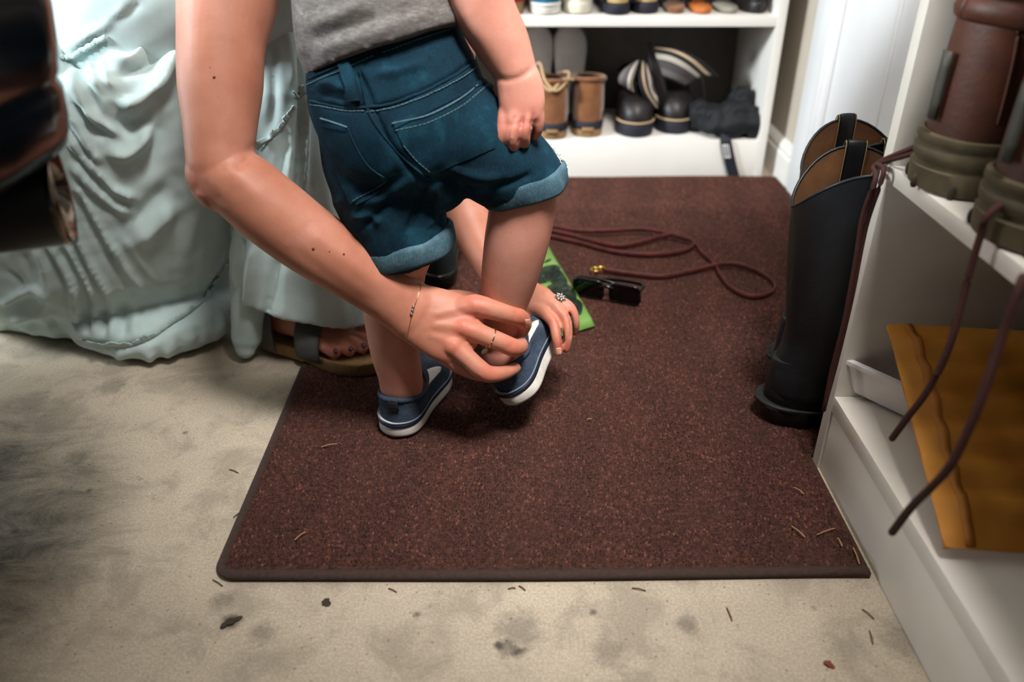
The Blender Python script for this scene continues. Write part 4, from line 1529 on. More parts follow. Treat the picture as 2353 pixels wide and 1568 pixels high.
Vs = Vs + normals(Vs, Fs) * (vnoise(Vs, 80, 21) * .0012)[:, None]
shorts = obj('denim_shorts', (Vs, Fs), M['denim'], child)
SS = Surf(Vs, Fs)


def patch(name, left, right, off, thick, mat, parent, surf=SS, nu=10, nv=16, **kw):
    return obj(name, surf.patch(left, right, off, thick, nu, nv), mat, parent, sharp=50, **kw)


def stitched(surf, lines, parent, r=.0011, dash=True):
    m = MB()
    for pts in lines:
        ln = surf.line(pts, .0012, 8)
        d = np.r_[0, np.cumsum(np.linalg.norm(np.diff(ln, axis=0), axis=1))]
        n_ = max(2, int(d[-1] / .0044))
        for k in range(n_):
            a = [np.interp((k + s) / n_ * d[-1], d, ln[:, c_]) for s in (0, .62) for c_ in range(3)]
            m.tube([a[:3], a[3:]], r * .55, 5, 1)
    return obj('stitching', m, M['stitch'], parent, kind='stuff')


# back pockets, belt loop, yoke seam ridges
pk = patch('back_pocket', [(905, 283), (925, 330), (955, 368), (992, 400)], [(1124, 172), (1140, 240), (1144, 300), (1138, 340)], .0006, .0014, M['denim'], shorts)
patch('pocket_hem', [(905, 283), (908, 296)], [(1124, 172), (1127, 186)], .0016, .0014, M['denim'], shorts, nu=3, nv=24)
patch('back_pocket', [(738, 270), (752, 330), (775, 400), (806, 470)], [(796, 292), (820, 345), (850, 385), (892, 414)], .0006, .0014, M['denim'], shorts)
patch('pocket_hem', [(742, 282), (744, 292)], [(796, 290), (798, 301)], .0016, .0014, M['denim'], shorts, nu=3, nv=12)
patch('belt_loop', [(776, 138), (786, 165), (794, 200), (800, 232)], [(798, 131), (812, 162), (822, 198), (830, 232)], .003, .003, M['denim'], shorts, nu=6, nv=5)
sm_ = MB()
for pts, r in (([(714, 232), (760, 242), (800, 249), (835, 248)], .0016), ([(835, 248), (900, 238), (980, 208), (1060, 165), (1120, 118)], .0018), ([(826, 165), (836, 215), (850, 262), (880, 312), (930, 365), (985, 412)], .0013), ([(905, 281), (985, 262), (1060, 222), (1124, 170)], .0014),
               ([(700, 186), (760, 160), (830, 128), (930, 92), (1050, 52)], .0014), ([(800, 295), (820, 340), (850, 385), (895, 415)], .0010), ([(820, 470), (860, 450), (893, 420)], .0010)):
    sm_.tube(SS.line(pts, .0006, 6), r, 6, 1)
obj('seam', sm_, M['denim'], shorts, kind='stuff')
ed = MB()
for pts in ([(903, 284), (985, 264), (1060, 224), (1125, 171)], [(740, 272), (770, 282), (798, 292)]):
    ed.tube(SS.line(pts, .0016, 6), .0010, 6, 1)
obj('worn_edge', ed, M['stitch'], shorts, kind='stuff')
stitched(SS, [[(714, 240), (760, 250), (800, 257), (840, 256)], [(845, 258), (905, 248), (985, 218), (1065, 176), (1120, 132)], [(910, 300), (985, 281), (1062, 242), (1126, 192)], [(928, 335), (956, 368), (988, 396)], [(744, 290), (796, 300)],
              [(812, 462), (855, 440), (888, 414)], [(778, 140), (794, 200), (802, 232)], [(796, 134), (818, 198), (828, 232)], [(705, 196), (770, 168), (860, 128)], [(880, 122), (960, 92), (1052, 62)]], shorts)


def cuff(top, bot, hw_t, hw_b, ud):
    m = MB()
    a, b = P(*top), P(*bot)
    ra, rb = hw_t * top[2] / FPX, hw_b * bot[2] / FPX
    ln = [(0, .97), (.06, 1.03), (.2, 1.055), (.5, 1.06), (.85, 1.05), (.97, 1.02), (1.0, .97), (.96, .91), (.6, .90)]
    ax_ = unit(b - a)
    u_ = unit(A3(0, 0, CAM_H) - a)
    u_ = unit(u_ - ax_ * np.dot(u_, ax_))
    w_ = np.cross(ax_, u_)
    t_ = np.linspace(0, 2 * math.pi, 48, endpoint=False)
    rg = []
    for s, k in ln:
        r = (ra * (1 - s) + rb * s) * k
        c = a * (1 - s) + b * s
        wv = (.0010 * np.sin(t_ * 5 + s * 3) + .0008 * np.sin(t_ * 9))[:, None]
        rg.append(c + (r + wv) * np.cos(t_)[:, None] * w_ + (r * .98 + wv) * np.sin(t_)[:, None] * u_ + ax_ * (.0012 * np.sin(t_ * 3 + 1))[:, None])
    m.loft(rg, False, False)
    return m


c1 = obj('cuff', cuff((924, 535, .906), (940, 583, .918), 112, 110, None), M['denim_inside'], shorts, label='rolled lighter cuff of the left leg')
c2 = obj('cuff', cuff((1197, 398, .872), (1212, 447, .883), 99, 96, None), M['denim_inside'], shorts, label='rolled lighter cuff of the right leg, frayed at its side')
frm = MB()
for k in range(26):
    s = k / 25
    b_ = P(1262 + 34 * s + RND.uniform(-2, 2), 345 + 46 * s, .868)
    frm.tube([b_, b_ + A3(RND.uniform(.001, .004), -.002, RND.uniform(-.001, .004)), b_ + A3(RND.uniform(.002, .007), -.003, RND.uniform(-.003, .006))], .00045, 5, 3)
frm.tube([P(1252, 362, .862), P(1268, 378, .861), P(1284, 390, .862), P(1297, 408, .866)], [.0014, .0019, .0019, .0014], 6, 5)
obj('frayed_edge', frm, M['fray'], c2, kind='stuff', label='pale frayed threads')

# slip-on shoes
SHO = dict(L=.165, W=.074, sole=.0215, zh=.058, zs=.046, zf=.054, ox0=.003, ox1=.092, ow=.0285, e=1.9, bulge=.03)


def slip_on(org, fwd, up, where, squash=1.0, dims=SHO):
    Mx = frame(org, fwd, up)
    s = shoe(**dims)
    up_o = obj('shoe_upper', s['upper'].xf(Mx), M['chambray'], child, label='slate blue canvas slip-on, ' + where)
    obj('sole', s['sole'].xf(Mx), M['rubber_white'], up_o)
    obj('sole_stripe', s['stripe'].xf(Mx), M['rubber_navy'], up_o)
    obj('lining', s['lining'].xf(Mx), M['lining_black'], up_o)
    ol, u = outline(dims['L'], dims['W'])
    oc = A3(dims['L'] / 2, 0)
    for zz, kk in ((dims['sole'] * 1.06, 1.006),):
        q = np.column_stack([oc + (ol - oc) * kk, np.full(len(ol), zz)])
        q = np.vstack([q, q[:1]])
        obj('piping', MB().tube(q, .0009, 6, 1, round_ends=False).xf(Mx), M['piping'], up_o)
    q = s['op'].copy()
    q = np.vstack([q, q[:1]])
    obj('collar', MB().tube(q + A3(0, 0, -.002), [(.0024, .0030)] * len(q), 8, 1, round_ends=False).xf(Mx), M['chambray'], up_o)
    V_, F_ = s['upper'].V(), s['upper'].f
    return Mx, up_o, s


def on_upper(s, Mx, pts_u, parent, name, mat, off=.0012):
    """small sheet on the shoe upper given as (share around, share up) rows"""
    n = NO
    rings = s['upper'].v[0].reshape(-1, n, 3)

    def at_(uu, vv):
        i = (uu % 1) * n
        a, b, f = int(i) % n, (int(i) + 1) % n, i - int(i)
        j = vv * 11
        c, g = min(int(j), 10), j - min(int(j), 10)
        p = (rings[c][a] * (1 - f) + rings[c][b] * f) * (1 - g) + (rings[c + 1][a] * (1 - f) + rings[c + 1][b] * f) * g
        return p
    cen = rings[0].mean(0)
    rows_ = []
    for row in pts_u:
        rr_ = []
        for uu, vv in row:
            p = at_(uu, vv)
            e1 = at_(uu + .01, vv) - p
            e2 = at_(uu, min(1, vv + .02)) - at_(uu, min(1, vv + .02) - .02)
            nn = unit(np.cross(e1, e2))
            if np.dot(nn, p - cen) < 0:
                nn = -nn
            rr_.append(p + nn * off)
        rows_.append(rr_)
    return obj(name, MB().sheet(rows_, .0012), mat, parent)


def fittings(s, Mx, o):
    on_upper(s, Mx, [[(-.035 + .011 * k, v) for k in range(6)] for v in (.36, .48, .6, .72)], o, 'heel_tab', M['lining_black'], .002)
    for sg in (1, -1):
        rows_ = []
        for v in np.linspace(.66, .985, 6):
            w = .012 + .045 * (v - .66) / .32
            rows_.append([(sg * (.335 + w * e), v) for e in np.linspace(-1, 1, 6)])
        on_upper(s, Mx, rows_, o, 'elastic_gusset', M['elastic_white'], .0016)


Mx1, o1, s1 = slip_on(*SH1, 'flat on the mat')
fittings(s1, Mx1, o1)
Mx2, o2, s2 = slip_on(*SH2, 'being pulled onto the raised foot')
fittings(s2, Mx2, o2)

# ------------------------------------------------------------------ things on the mat
M['leash'] = simple('leash', srgb(60, 21, 18), srgb(84, 32, 27), rough=.6, scale=60, bump=.2)
M['brass'] = simple('brass', srgb(206, 164, 84), rough=.3, bump=0, metallic=1)
M['plastic_black'] = simple('plastic_black', srgb(10, 10, 11), rough=.25, bump=0)
M['lens_black'] = simple('lens_black', srgb(8, 9, 10), rough=.08, bump=0)


def on_mat(px, py, h):
    p = G(px, py, .011)
    p[2] = float(mat_z(p[0], p[1])) + .004 + h
    return p


lp = [(1465, 640, .002), (1420, 638, .004), (1388, 632, .006), (1440, 637, .004), (1520, 643, .003), (1590, 630, .004), (1660, 617, .008), (1710, 620, .006), (1760, 640, .003), (1780, 665, .003), (1760, 683, .003),
      (1720, 686, .003), (1680, 668, .003), (1655, 640, .003), (1640, 612, .004), (1615, 588, .004), (1590, 565, .008), (1565, 549, .010), (1520, 552, .008), (1470, 566, .007), (1420, 572, .005), (1370, 562, .004), (1310, 545, .003), (1268, 536, .003),
      (1240, 530, .003), (1262, 528, .006), (1330, 541, .008), (1400, 541, .009), (1480, 538, .010), (1550, 552, .011), (1592, 566, .010), (1580, 580, .006), (1530, 590, .005), (1470, 591, .004), (1400, 582, .003), (1330, 563, .003), (1262, 548, .003)]
pts = [on_mat(*q) for q in lp[2:]]
ls = obj('dog_leash', MB().tube(pts, [(.0022, .0052)] * len(pts), 8, 7), M['leash'], label='long flat reddish brown leather leash lying in loose loops on the mat', cat='leash')
hk = MB()
a, b = on_mat(1368, 633, .006), on_mat(1392, 632, .006)
hk.tube([a + (b - a) * s + A3(0, 0, .006 * math.sin(3.14 * s)) for s in np.linspace(0, 1, 6)], .0026, 8, 4)
hk.tube([a + A3(.008 * math.cos(t), .008 * math.sin(t), .002) for t in np.linspace(0, 5.2, 10)], .0018, 8, 3)
obj('clip', hk, M['brass'], ls, label='brass clip')

# folded sunglasses
sg0, sg1 = G(1318, 668, .02), G(1472, 694, .02)
fx = unit(sg1 - sg0)
gl = thing('sunglasses', 'pair of black sunglasses lying on the mat below the leash', 'sunglasses', tuple(A3(*((sg0 + sg1) / 2)[:2], .0115)))
Mg = frame((sg0 + sg1) / 2 * A3(1, 1, 0) + A3(0, 0, .012), fx, A3(0, -.25, 1))
wid = np.linalg.norm(sg1 - sg0)
fr = MB()
for s_ in (-1, 1):
    ring = rrect(wid * .43, .036, .010)
    ring3 = np.column_stack([ring[:, 0] + s_ * wid * .27, np.zeros(len(ring)), ring[:, 1] * (1) + .019])
    fr.tube(np.vstack([ring3, ring3[:1]]), .0026, 8, 1, round_ends=False)
fr.tube([(-.012, 0, .028), (0, -.002, .031), (.012, 0, .028)], .003, 8, 4)
obj('frame', fr.xf(Mg), M['plastic_black'], gl)
for s_ in (-1, 1):
    ring = rrect(wid * .43, .036, .010)
    L3 = lambda y, k: np.column_stack([ring[:, 0] * k + s_ * wid * .27, np.full(len(ring), y), ring[:, 1] * k + .019])
    obj('lens', MB().loft([L3(-.001, .97), L3(-.0018, .8), L3(-.0022, .4)], True, True).xf(Mg), M['lens_black'], gl)
for s_, y_ in ((-1, .012), (1, .019)):
    tp = MB().tube([(s_ * wid * .49, .002, .031), (s_ * wid * .47, y_, .030), (0, y_ + .002, .028), (-s_ * wid * .42, y_ + .001, .012)], [(.0022, .0035)] * 4, 8, 5)
    obj('temple', tp.xf(Mg), M['plastic_black'], gl)

# green printed pouch


def pouch_mat():
    k = Nodes('pouch_green')
    v = k.coords()
    c = k.ramp(k.noise(16, 3, .5, v), [(.3, srgb(70, 112, 48)), (.7, srgb(112, 150, 72))])
    k.base(c)
    k.set(Roughness=.3)
    k.bump(k.noise(40, 3, .5, v), .3, .003)
    return k.m


M['pouch'] = pouch_mat()
M['pouch_dark'] = simple('pouch_dark', srgb(14, 26, 20), srgb(44, 66, 46), rough=.3, scale=45, bump=.2, lo=.45, hi=.75)
c = [G(1258, 555, .02), G(1368, 740, .02), G(1262, 772, .02), G(1120, 640, .02)]
rows = []
for i in range(22):
    s = i / 21
    row = []
    for j in range(18):
        t = j / 17
        p = (c[0] * (1 - s) + c[1] * s) * (1 - t) + (c[3] * (1 - s) + c[2] * s) * t
        e_ = min(1, min(s, 1 - s) * 8, min(t, 1 - t) * 8)
        p = A3(p[0], p[1], .0125 + .014 * e_ ** .6 + .002 * math.sin(s * 17 + t * 9) * e_)
        row.append(p)
    rows.append(row)
po = obj('foil_pouch', MB().sheet(rows, .004), M['pouch'], label='shiny green printed pouch lying on the mat behind the raised foot', cat='pouch')


def on_pouch(s, t, h=.0024):
    i, j = s * 21, t * 17
    a, b = min(int(i), 20), min(int(j), 16)
    p = rows[a][b] * (1 - (i - a)) + rows[a + 1][b] * (i - a)
    q = rows[a][b + 1] * (1 - (i - a)) + rows[a + 1][b + 1] * (i - a)
    return p * (1 - (j - b)) + q * (j - b) + A3(0, 0, h + .001)


pr = MB()


def blob(s0, t0, rs, rt, k=.25, seed=0):
    g = []
    for r in np.linspace(.02, 1, 6):
        g.append([on_pouch(min(.97, max(.02, s0 + rs * r * math.cos(a) * (1 + k * math.sin(3 * a + seed)))), min(.97, max(.03, t0 + rt * r * math.sin(a) * (1 + k * math.cos(2 * a + seed))))) for a in np.linspace(0, 2 * math.pi, 25)])
    pr.sheet(g, .0006)


blob(.50, .22, .13, .14, .12, 1)
blob(.66, .30, .17, .2, .18, 2)
blob(.84, .26, .07, .14, .2, 3)
blob(.40, .42, .08, .3, .2, 4)
blob(.26, .20, .015, .07, .1, 5)
obj('print', pr, M['pouch_dark'], po, label='dark printed picture')

# dark shoe behind the child's leg
M['shoe_dark'] = simple('shoe_dark', srgb(12, 14, 20), srgb(24, 32, 46), rough=.6, scale=50, bump=.3, lo=.45, hi=.7)
p0, p1 = G(1015, 640, .0125), G(1005, 560, .0125)
Mx = frame(G(1008, 668, .0125), unit(A3(-.05, 1, 0)), A3(0, 0, 1))
t = thing('sneaker', 'black and dark navy sneaker standing on the mat behind the standing leg', 'shoe', tuple(Mx[:3, 3]))
s = shoe(.24, .082, .026, .085, .065, .075, .006, .1, .03, e=1.8, bulge=.05)
obj('sole', s['sole'].xf(Mx), M['plastic_black'], t)
obj('upper', s['upper'].xf(Mx), M['shoe_dark'], t)
obj('lining', s['lining'].xf(Mx), M['lining_black'], t)

# ------------------------------------------------------------------ shoes on the bookcase
M['suede_tan'] = simple('suede_tan', srgb(108, 64, 33), srgb(136, 86, 47), rough=.9, scale=30, bump=.3, bscale=300, sheen=.3)
M['suede_light'] = simple('suede_light', srgb(168, 140, 92), srgb(186, 158, 108), rough=.9, scale=30, bump=.3, bscale=300)
M['band_navy'] = simple('band_navy', srgb(18, 18, 30), srgb(26, 26, 40), rough=.7, bump=.1)
M['gum'] = simple('gum', srgb(128, 98, 64), srgb(146, 114, 76), rough=.7, bump=.1)
M['lace_tan'] = simple('lace_tan', srgb(176, 146, 112), rough=.85, bump=.3)
M['sneaker_white'] = simple('sneaker_white', srgb(226, 220, 220), srgb(238, 233, 232), rough=.6, scale=30, bump=.1)
M['canvas_blue'] = simple('canvas_blue', srgb(20, 84, 116), srgb(30, 100, 130), rough=.85, bump=.2)
M['canvas_red'] = simple('canvas_red', srgb(150, 22, 34), srgb(166, 30, 40), rough=.85, bump=.2)
M['cream'] = simple('cream', srgb(196, 190, 174), srgb(210, 204, 190), rough=.6, bump=.1)
M['leather_dark'] = simple('leather_dark', srgb(16, 13, 14), srgb(30, 23, 23), rough=.45, scale=30, bump=.2)
M['tan_line'] = simple('tan_line', srgb(176, 150, 116), rough=.8, bump=.1)
M['orange_strap'] = simple('orange_strap', srgb(170, 92, 40), srgb(186, 108, 52), rough=.7, bump=.1)
M['grey_strap'] = simple('grey_strap', srgb(134, 130, 118), rough=.8, bump=.1)


def shelf_shoe(name, px, py, z, fwd, label, group, dims, mats, extras=(), y=None):
    o = G(px, py, z)
    Mx = frame(o, fwd, (0, 0, 1))
    t = thing(name, label, 'boot' if 'boot' in name else 'shoe', tuple(o), group)
    s = shoe(**dims)
    obj('sole', s['sole'].xf(Mx), M[mats[0]], t)
    obj('upper', s['upper'].xf(Mx), M[mats[1]], t)
    obj('lining', s['lining'].xf(Mx), M[mats[2]], t)
    if len(mats) > 3:
        obj('foxing_band', s['stripe'].xf(Mx), M[mats[3]], t)
    return t, Mx, s


Z0, Z1 = .0905, .3595
chukka = dict(L=.195, W=.092, sole=.018, zh=.135, zs=.128, zf=.125, ox0=.003, ox1=.105, ow=.036, e=1.9, bulge=.05)
for i, (px, py, lab) in enumerate(((1268, 322, 'tan suede ankle boot with knotted pale laces, beside the toddler hand'),
                                   (1350, 317, 'tan suede ankle boot with navy heel band, beside the black boots on the lower shelf'))):
    t, Mx, s = shelf_shoe('ankle_boot', px, py, Z0, (.04, 1, 0), lab, 'tan suede boots on the lower bookcase shelf', chukka, ('gum', 'suede_tan', 'lining_black'))
    o, u = outline(.195, .094)
    oc = A3(.0975, 0)
    Lr = lambda kk, z: np.column_stack([oc + (o - oc) * kk, np.full(len(o), z)])
    obj('heel_band', MB().loft([Lr(.99, .017), Lr(1.005, .019), Lr(1.0, .034), Lr(.965, .036)], False, False).xf(Mx), M['band_navy'], t, label='navy band above the sole')
    lb = MB().sheet([[(-.0012 + 6 * y * y, y, zz) for y in (-.014, -.007, 0, .007, .014)] for zz in (.013, .019, .024)], .001)
    obj('heel_label', lb.xf(Mx), M['gum'], t)
    q = s['op'].copy()
    q = np.vstack([q, q[:1]])
    obj('collar', MB().tube(q[::2] + A3(0, 0, -.003), .005, 8, 2, round_ends=False).xf(Mx), M['suede_tan'], t)
    if i == 0:
        lc = MB()
        lc.tube([(.10, -.01, .128), (.06, -.035, .14), (.02, -.03, .128), (-.004, -.005, .112), (.01, .02, .135), (.05, .03, .16), (.075, .045, .15)], .0035, 8, 6)
        lc.tube([(.10, .01, .128), (.07, .03, .14), (.015, .034, .135), (-.004, .006, .112), (.012, -.02, .132), (.03, -.045, .13)], .0035, 8, 6)
        obj('lace', lc.xf(Mx), M['lace_tan'], t)

# white sneakers standing on their heels against the back panel
sn = dict(L=.215, W=.088, sole=.022, zh=.07, zs=.055, zf=.06, ox0=.006, ox1=.09, ow=.03, e=1.8, bulge=.06)
for i, px in enumerate((1234, 1312)):
    p = PY(px, 175, 2.02)
    o = A3(p[0], 2.078, Z0 + .002)
    Mx = frame(o, (0, .28, 1), (0, -1, .28))
    t = thing('sneaker', ('white sneaker propped toe up behind the tan boots, half hidden by the child arm', 'white sneaker propped toe up against the bookcase back, right one of its pair')[i], 'shoe', tuple(o), 'white sneakers on the lower bookcase shelf')
    s = shoe(**sn)
    obj('sole', s['sole'].xf(Mx), M['rubber_white'], t)
    obj('upper', s['upper'].xf(Mx), M['sneaker_white'], t)
    obj('lining', s['lining'].xf(Mx), M['lining_black'], t)

# black boots with striped folded-down collars
hi = dict(L=.235, W=.090, sole=.03, zh=.125, zs=.115, zf=.10, ox0=.005, ox1=.115, ow=.038, e=1.7, bulge=.07)


def stripes(name, axis_rot):
    k = Nodes(name)
    at = k.n('ShaderNodeAttribute', attribute_name='band')
    r = k.ramp(at.outputs['Fac'], [(0, srgb(18, 18, 20)), (.13, srgb(186, 160, 132)), (.25, srgb(30, 29, 30)), (.40, srgb(196, 186, 172)), (.56, srgb(78, 72, 72)), (.8, srgb(104, 98, 96)), (.95, srgb(60, 56, 56))])
    r_ = [x for x in k.t.nodes if x.type == 'VALTORGB'][0]
    r_.color_ramp.interpolation = 'CONSTANT'
    k.base(r)
    k.set(Roughness=.9)
    k.bump(k.noise(500, 2, .6), .3, .001)
    return k.m


M['stripe_knit'] = stripes('stripe_knit', 0)


def flap(parent, rails, thick, n=22, m=20):
    """striped cloth: rails are lines of points, outermost first"""
    cr = [catmull(r, 8) for r in rails]
    cr = [np.array([np.interp(np.linspace(0, 1, n), np.linspace(0, 1, len(c_)), c_[:, k]) for k in range(3)]).T for c_ in cr]
    g = catmull(np.array([c_.ravel() for c_ in cr]), max(1, m // max(1, len(cr) - 1)))
    mmm = len(g)
    g = g.reshape(mmm, n, 3)
    mb_ = MB().sheet(g, thick)
    o = obj('collar_flap', mb_, M['stripe_knit'], parent, label='striped knit lining folded out')
    a_ = o.data.attributes.new('band', 'FLOAT', 'POINT')
    band = np.repeat(np.linspace(0, 1, mmm), n)
    a_.data.foreach_set('value', np.r_[band, band].astype(np.float32))
    return o


hb = []
for i, (px, py, fw, lab) in enumerate(((1462, 318, (-.04, -1, 0), 'black leather boot with striped lining flopped forward, beside the tan boots'),
                                       (1556, 310, (.04, -1, 0), 'black leather boot with striped lining folded over sideways like a wing'))):
    toe = G(px, py, Z0)
    f = unit(A3(*fw))
    o = toe - f * .235
    o[2] = Z0
    Mx = frame(o, f, (0, 0, 1))
    t = thing('short_boot', lab, 'boot', tuple(o), 'black boots with striped linings')
    s = shoe(**hi)
    obj('sole', s['sole'].xf(Mx), M['band_navy'], t)
    obj('upper', s['upper'].xf(Mx), M['leather_dark'], t)
    obj('lining', s['lining'].xf(Mx), M['lining_black'], t)
    ol, u = outline(.235, .0915)
    sel = [k for k in range(len(u)) if .34 < u[k] < .66]
    w = np.column_stack([A3(.1175, 0) + (ol[sel] - A3(.1175, 0)) * .99, np.full(len(sel), .033)])
    obj('piping', MB().tube(w, .0022, 8, 2).xf(Mx), M['tan_line'], t, label='tan line above the sole')
    hb.append(t)
yf = 1.93
flap(hb[0], [[PY(1505, 250, yf - .02), PY(1478, 215, yf - .045), PY(1468, 180, yf - .04), PY(1473, 140, yf)],
             [PY(1512, 246, yf - .0), PY(1492, 212, yf - .03), PY(1484, 178, yf - .03), PY(1480, 142, yf)],
             [PY(1512, 215, yf), PY(1500, 205, yf - .01), PY(1496, 178, yf - .01), PY(1488, 150, yf + .01)],
             [PY(1510, 185, yf + .02), PY(1506, 180, yf + .01), PY(1500, 172, yf + .01), PY(1496, 160, yf + .02)]], .004)
flap(hb[0], [[PY(1462, 214, yf - .03), PY(1456, 190, yf - .04), PY(1462, 165, yf - .03), PY(1470, 138, yf)],
             [PY(1446, 205, yf - .01), PY(1446, 186, yf - .02), PY(1452, 164, yf - .01), PY(1466, 140, yf)],
             [PY(1420, 190, yf + .0), PY(1422, 176, yf), PY(1434, 160, yf + .01), PY(1458, 144, yf + .01)]], .004)
flap(hb[1], [[PY(1652, 176, yf - .02), PY(1610, 138, yf - .035), PY(1560, 113, yf - .03), PY(1506, 102, yf)],
             [PY(1616, 172, yf - .02), PY(1580, 142, yf - .035), PY(1545, 124, yf - .03), PY(1505, 116, yf)],
             [PY(1600, 182, yf - .01), PY(1568, 162, yf - .025), PY(1538, 148, yf - .02), PY(1508, 142, yf)],
             [PY(1572, 196, yf), PY(1552, 186, yf - .01), PY(1532, 178, yf - .01), PY(1512, 170, yf)]], .005)
obj('tongue', MB().tube([PY(1518, 230, yf), PY(1508, 170, yf - .005), PY(1500, 130, yf), PY(1492, 100, yf)], [(.02, .006), (.016, .006), (.012, .005), (.006, .005)], 10, 5, up=(0, 1, 0)), M['leather_dark'], hb[1])
obj('lace', MB().tube([PY(1614, 172, yf - .02), PY(1617, 200, yf - .02), PY(1622, 232, yf - .01), PY(1625, 255, yf)], .0018, 8, 5), M['lining_black'], hb[1])

# navy bundle with a buckled strap hanging over the edge
M['navy_cloth'] = simple('navy_cloth', srgb(4, 5, 9), srgb(8, 11, 19), rough=.75, scale=40, bump=.4, bscale=60, bdist=.004)
mb = MB()
b0 = G(1690, 322, Z0)
Zb = Z0
for dx, dy, dz, r in ((-.045, .05, .035, (.04, .045, .035)), (0, .045, .04, (.045, .045, .04)), (.036, .04, .034, (.032, .04, .034)), (.02, .08, .07, (.03, .035, .035)), (-.075, .07, .045, (.03, .035, .03)), (.045, .02, .03, (.026, .022, .03)), (-.02, .015, .022, (.05, .02, .022))):
    mb.ell(b0 + A3(dx, dy, dz + .001), r, 16, 10)
V, F = fuse(mb, .004, 6)
V = V + normals(V, F) * (vnoise(V, 90, 3) * .004)[:, None]
V[:, 2] = np.maximum(V[:, 2], Z0 + .0005)
bn = obj('folded_bag', (V, F), M['navy_cloth'], label='crumpled dark navy bag at the right end of the lower bookcase shelf', cat='bag')
sp = [PY(1668, 305, BY + .01), PY(1668, 322, BY - .004), PY(1672, 345, BY - .007), PY(1680, 380, BY - .007), PY(1690, 418, BY - .008)]
so = obj('strap', MB().tube(sp, [(.0125, .002)] * 5, 10, 6, up=(0, 1, .05), round_ends=False), M['band_navy'], bn)
bk = MB()
q0, q1 = PY(1667, 334, BY - .011), PY(1672, 362, BY - .011)
for s_ in (-.006, .0, .006):
    bk.tube([q0 + A3(s_, 0, 0), q1 + A3(s_, 0, 0)], .0016, 8, 2)
for q in (q0, q1):
    bk.tube([q + A3(-.006, 0, 0), q + A3(.006, 0, 0)], .0018, 8, 2)
obj('buckle', bk, simple('buckle', srgb(196, 194, 190), rough=.4, bump=0), so, label='pale buckle')

# upper shelf, only the bottoms are in the picture
low = dict(L=.26, W=.088, sole=.024, zh=.075, zs=.06, zf=.065, ox0=.004, ox1=.1, ow=.032, e=1.8, bulge=.06)
shelf_shoe('canvas_shoe', 1166, 36, Z1, (.03, 1, 0), 'red and blue canvas shoe on the upper bookcase shelf beside the child arm', None, low, ('gum', 'canvas_red', 'lining_black'))
t, Mx, s = shelf_shoe('canvas_shoe', 1254, 36, Z1, (.02, 1, 0), 'blue canvas sneaker with white sole, heel out, on the upper shelf', None, low, ('rubber_white', 'canvas_blue', 'lining_black', 'rubber_white'))
shelf_shoe('plain_shoe', 1330, 34, Z1, (.02, 1, 0), 'cream white rounded shoe beside the blue sneaker on the upper shelf', None, dict(low, W=.082, zh=.085, zs=.075), ('cream', 'cream', 'lining_black'))
for i, (px, py) in enumerate(((1420, 36), (1487, 33))):
    t, Mx, s = shelf_shoe('walking_shoe', px, py, Z1, (.02, 1, 0), ('tan and black walking shoe, heel out, beside the cream shoe', 'tan and black walking shoe, heel out, beside the brown sandal')[i], 'tan and black walking shoes on the upper shelf', dict(low, W=.078, zh=.08), ('band_navy', 'suede_light', 'lining_black'))
    for sg in (1, -1):
        sd = MB().sheet([[(x, sg * (.0285 + .004 * math.sin(x * 20) - (z - .026) * .16), z) for x in (.02, .04, .07)] for z in (.024, .04, .06)], .006)
        obj('side_panel', sd.xf(Mx), M['lining_black'], t)


def sandal_flat(px, py, fwd, up, label, mats, lift=0.0):
    o = G(px, py, Z1) + A3(0, 0, lift)
    Mx = frame(o, fwd, up)
    t = thing('strappy_sandal', label, 'sandal', tuple(o), 'strappy sandals on the upper shelf')
    ol, u = outline(.22, .058)
    oc = A3(.11, 0)
    Lr = lambda kk, z: np.column_stack([oc + (ol - oc) * kk, np.full(len(ol), z)])
    obj('sole', MB().loft([Lr(.97, 0), Lr(1, .002), Lr(1, .010), Lr(.97, .012)]).xf(Mx), M[mats[0]], t)
    for x0 in (.09, .15):
        obj('strap', MB().tube([(x0, -.026, .008), (x0 + .006, -.021, .030), (x0 + .01, 0, .040), (x0 + .006, .021, .030), (x0, .026, .008)], [(.011, .0016)] * 5, 8, 5, up=(0, 0, 1)).xf(Mx), M[mats[1]], t)
    return t


sandal_flat(1553, 32, (.10, 1, 0), (0, 0, 1), 'brown soled sandal with dark straps beside the walking shoes on the upper shelf', ('suede_tan', 'leather_dark'), .0005)
sandal_flat(1617, 33, (.05, 1, 0), (0, 0, 1), 'orange brown sandal in the middle of the three upper shelf sandals', ('orange_strap', 'lining_black'), .0005)
sandal_flat(1680, 32, (-.02, 1, 0), (0, 0, 1), 'grey soled sandal beside the black shoe on the upper shelf', ('grey_strap', 'leather_dark'), .0005)
shelf_shoe('dress_shoe', 1745, 32, Z1, (-.05, 1, 0), 'black leather shoe in the right corner of the upper shelf', None, dict(low, W=.068), ('leather_dark', 'leather_dark', 'lining_black'))

# ------------------------------------------------------------------ dry leaves and straw bits
M['leaf'] = simple('leaf', srgb(44, 36, 30), srgb(66, 52, 42), rough=.8, scale=90, bump=.3)
M['leaf_red'] = simple('leaf_red', srgb(122, 58, 38), rough=.8, bump=.2)
M['straw'] = simple('straw', srgb(136, 104, 72), srgb(160, 124, 88), rough=.8, scale=90, bump=.2)
M['straw_dark'] = simple('straw_dark', srgb(92, 62, 44), rough=.8, bump=.2)


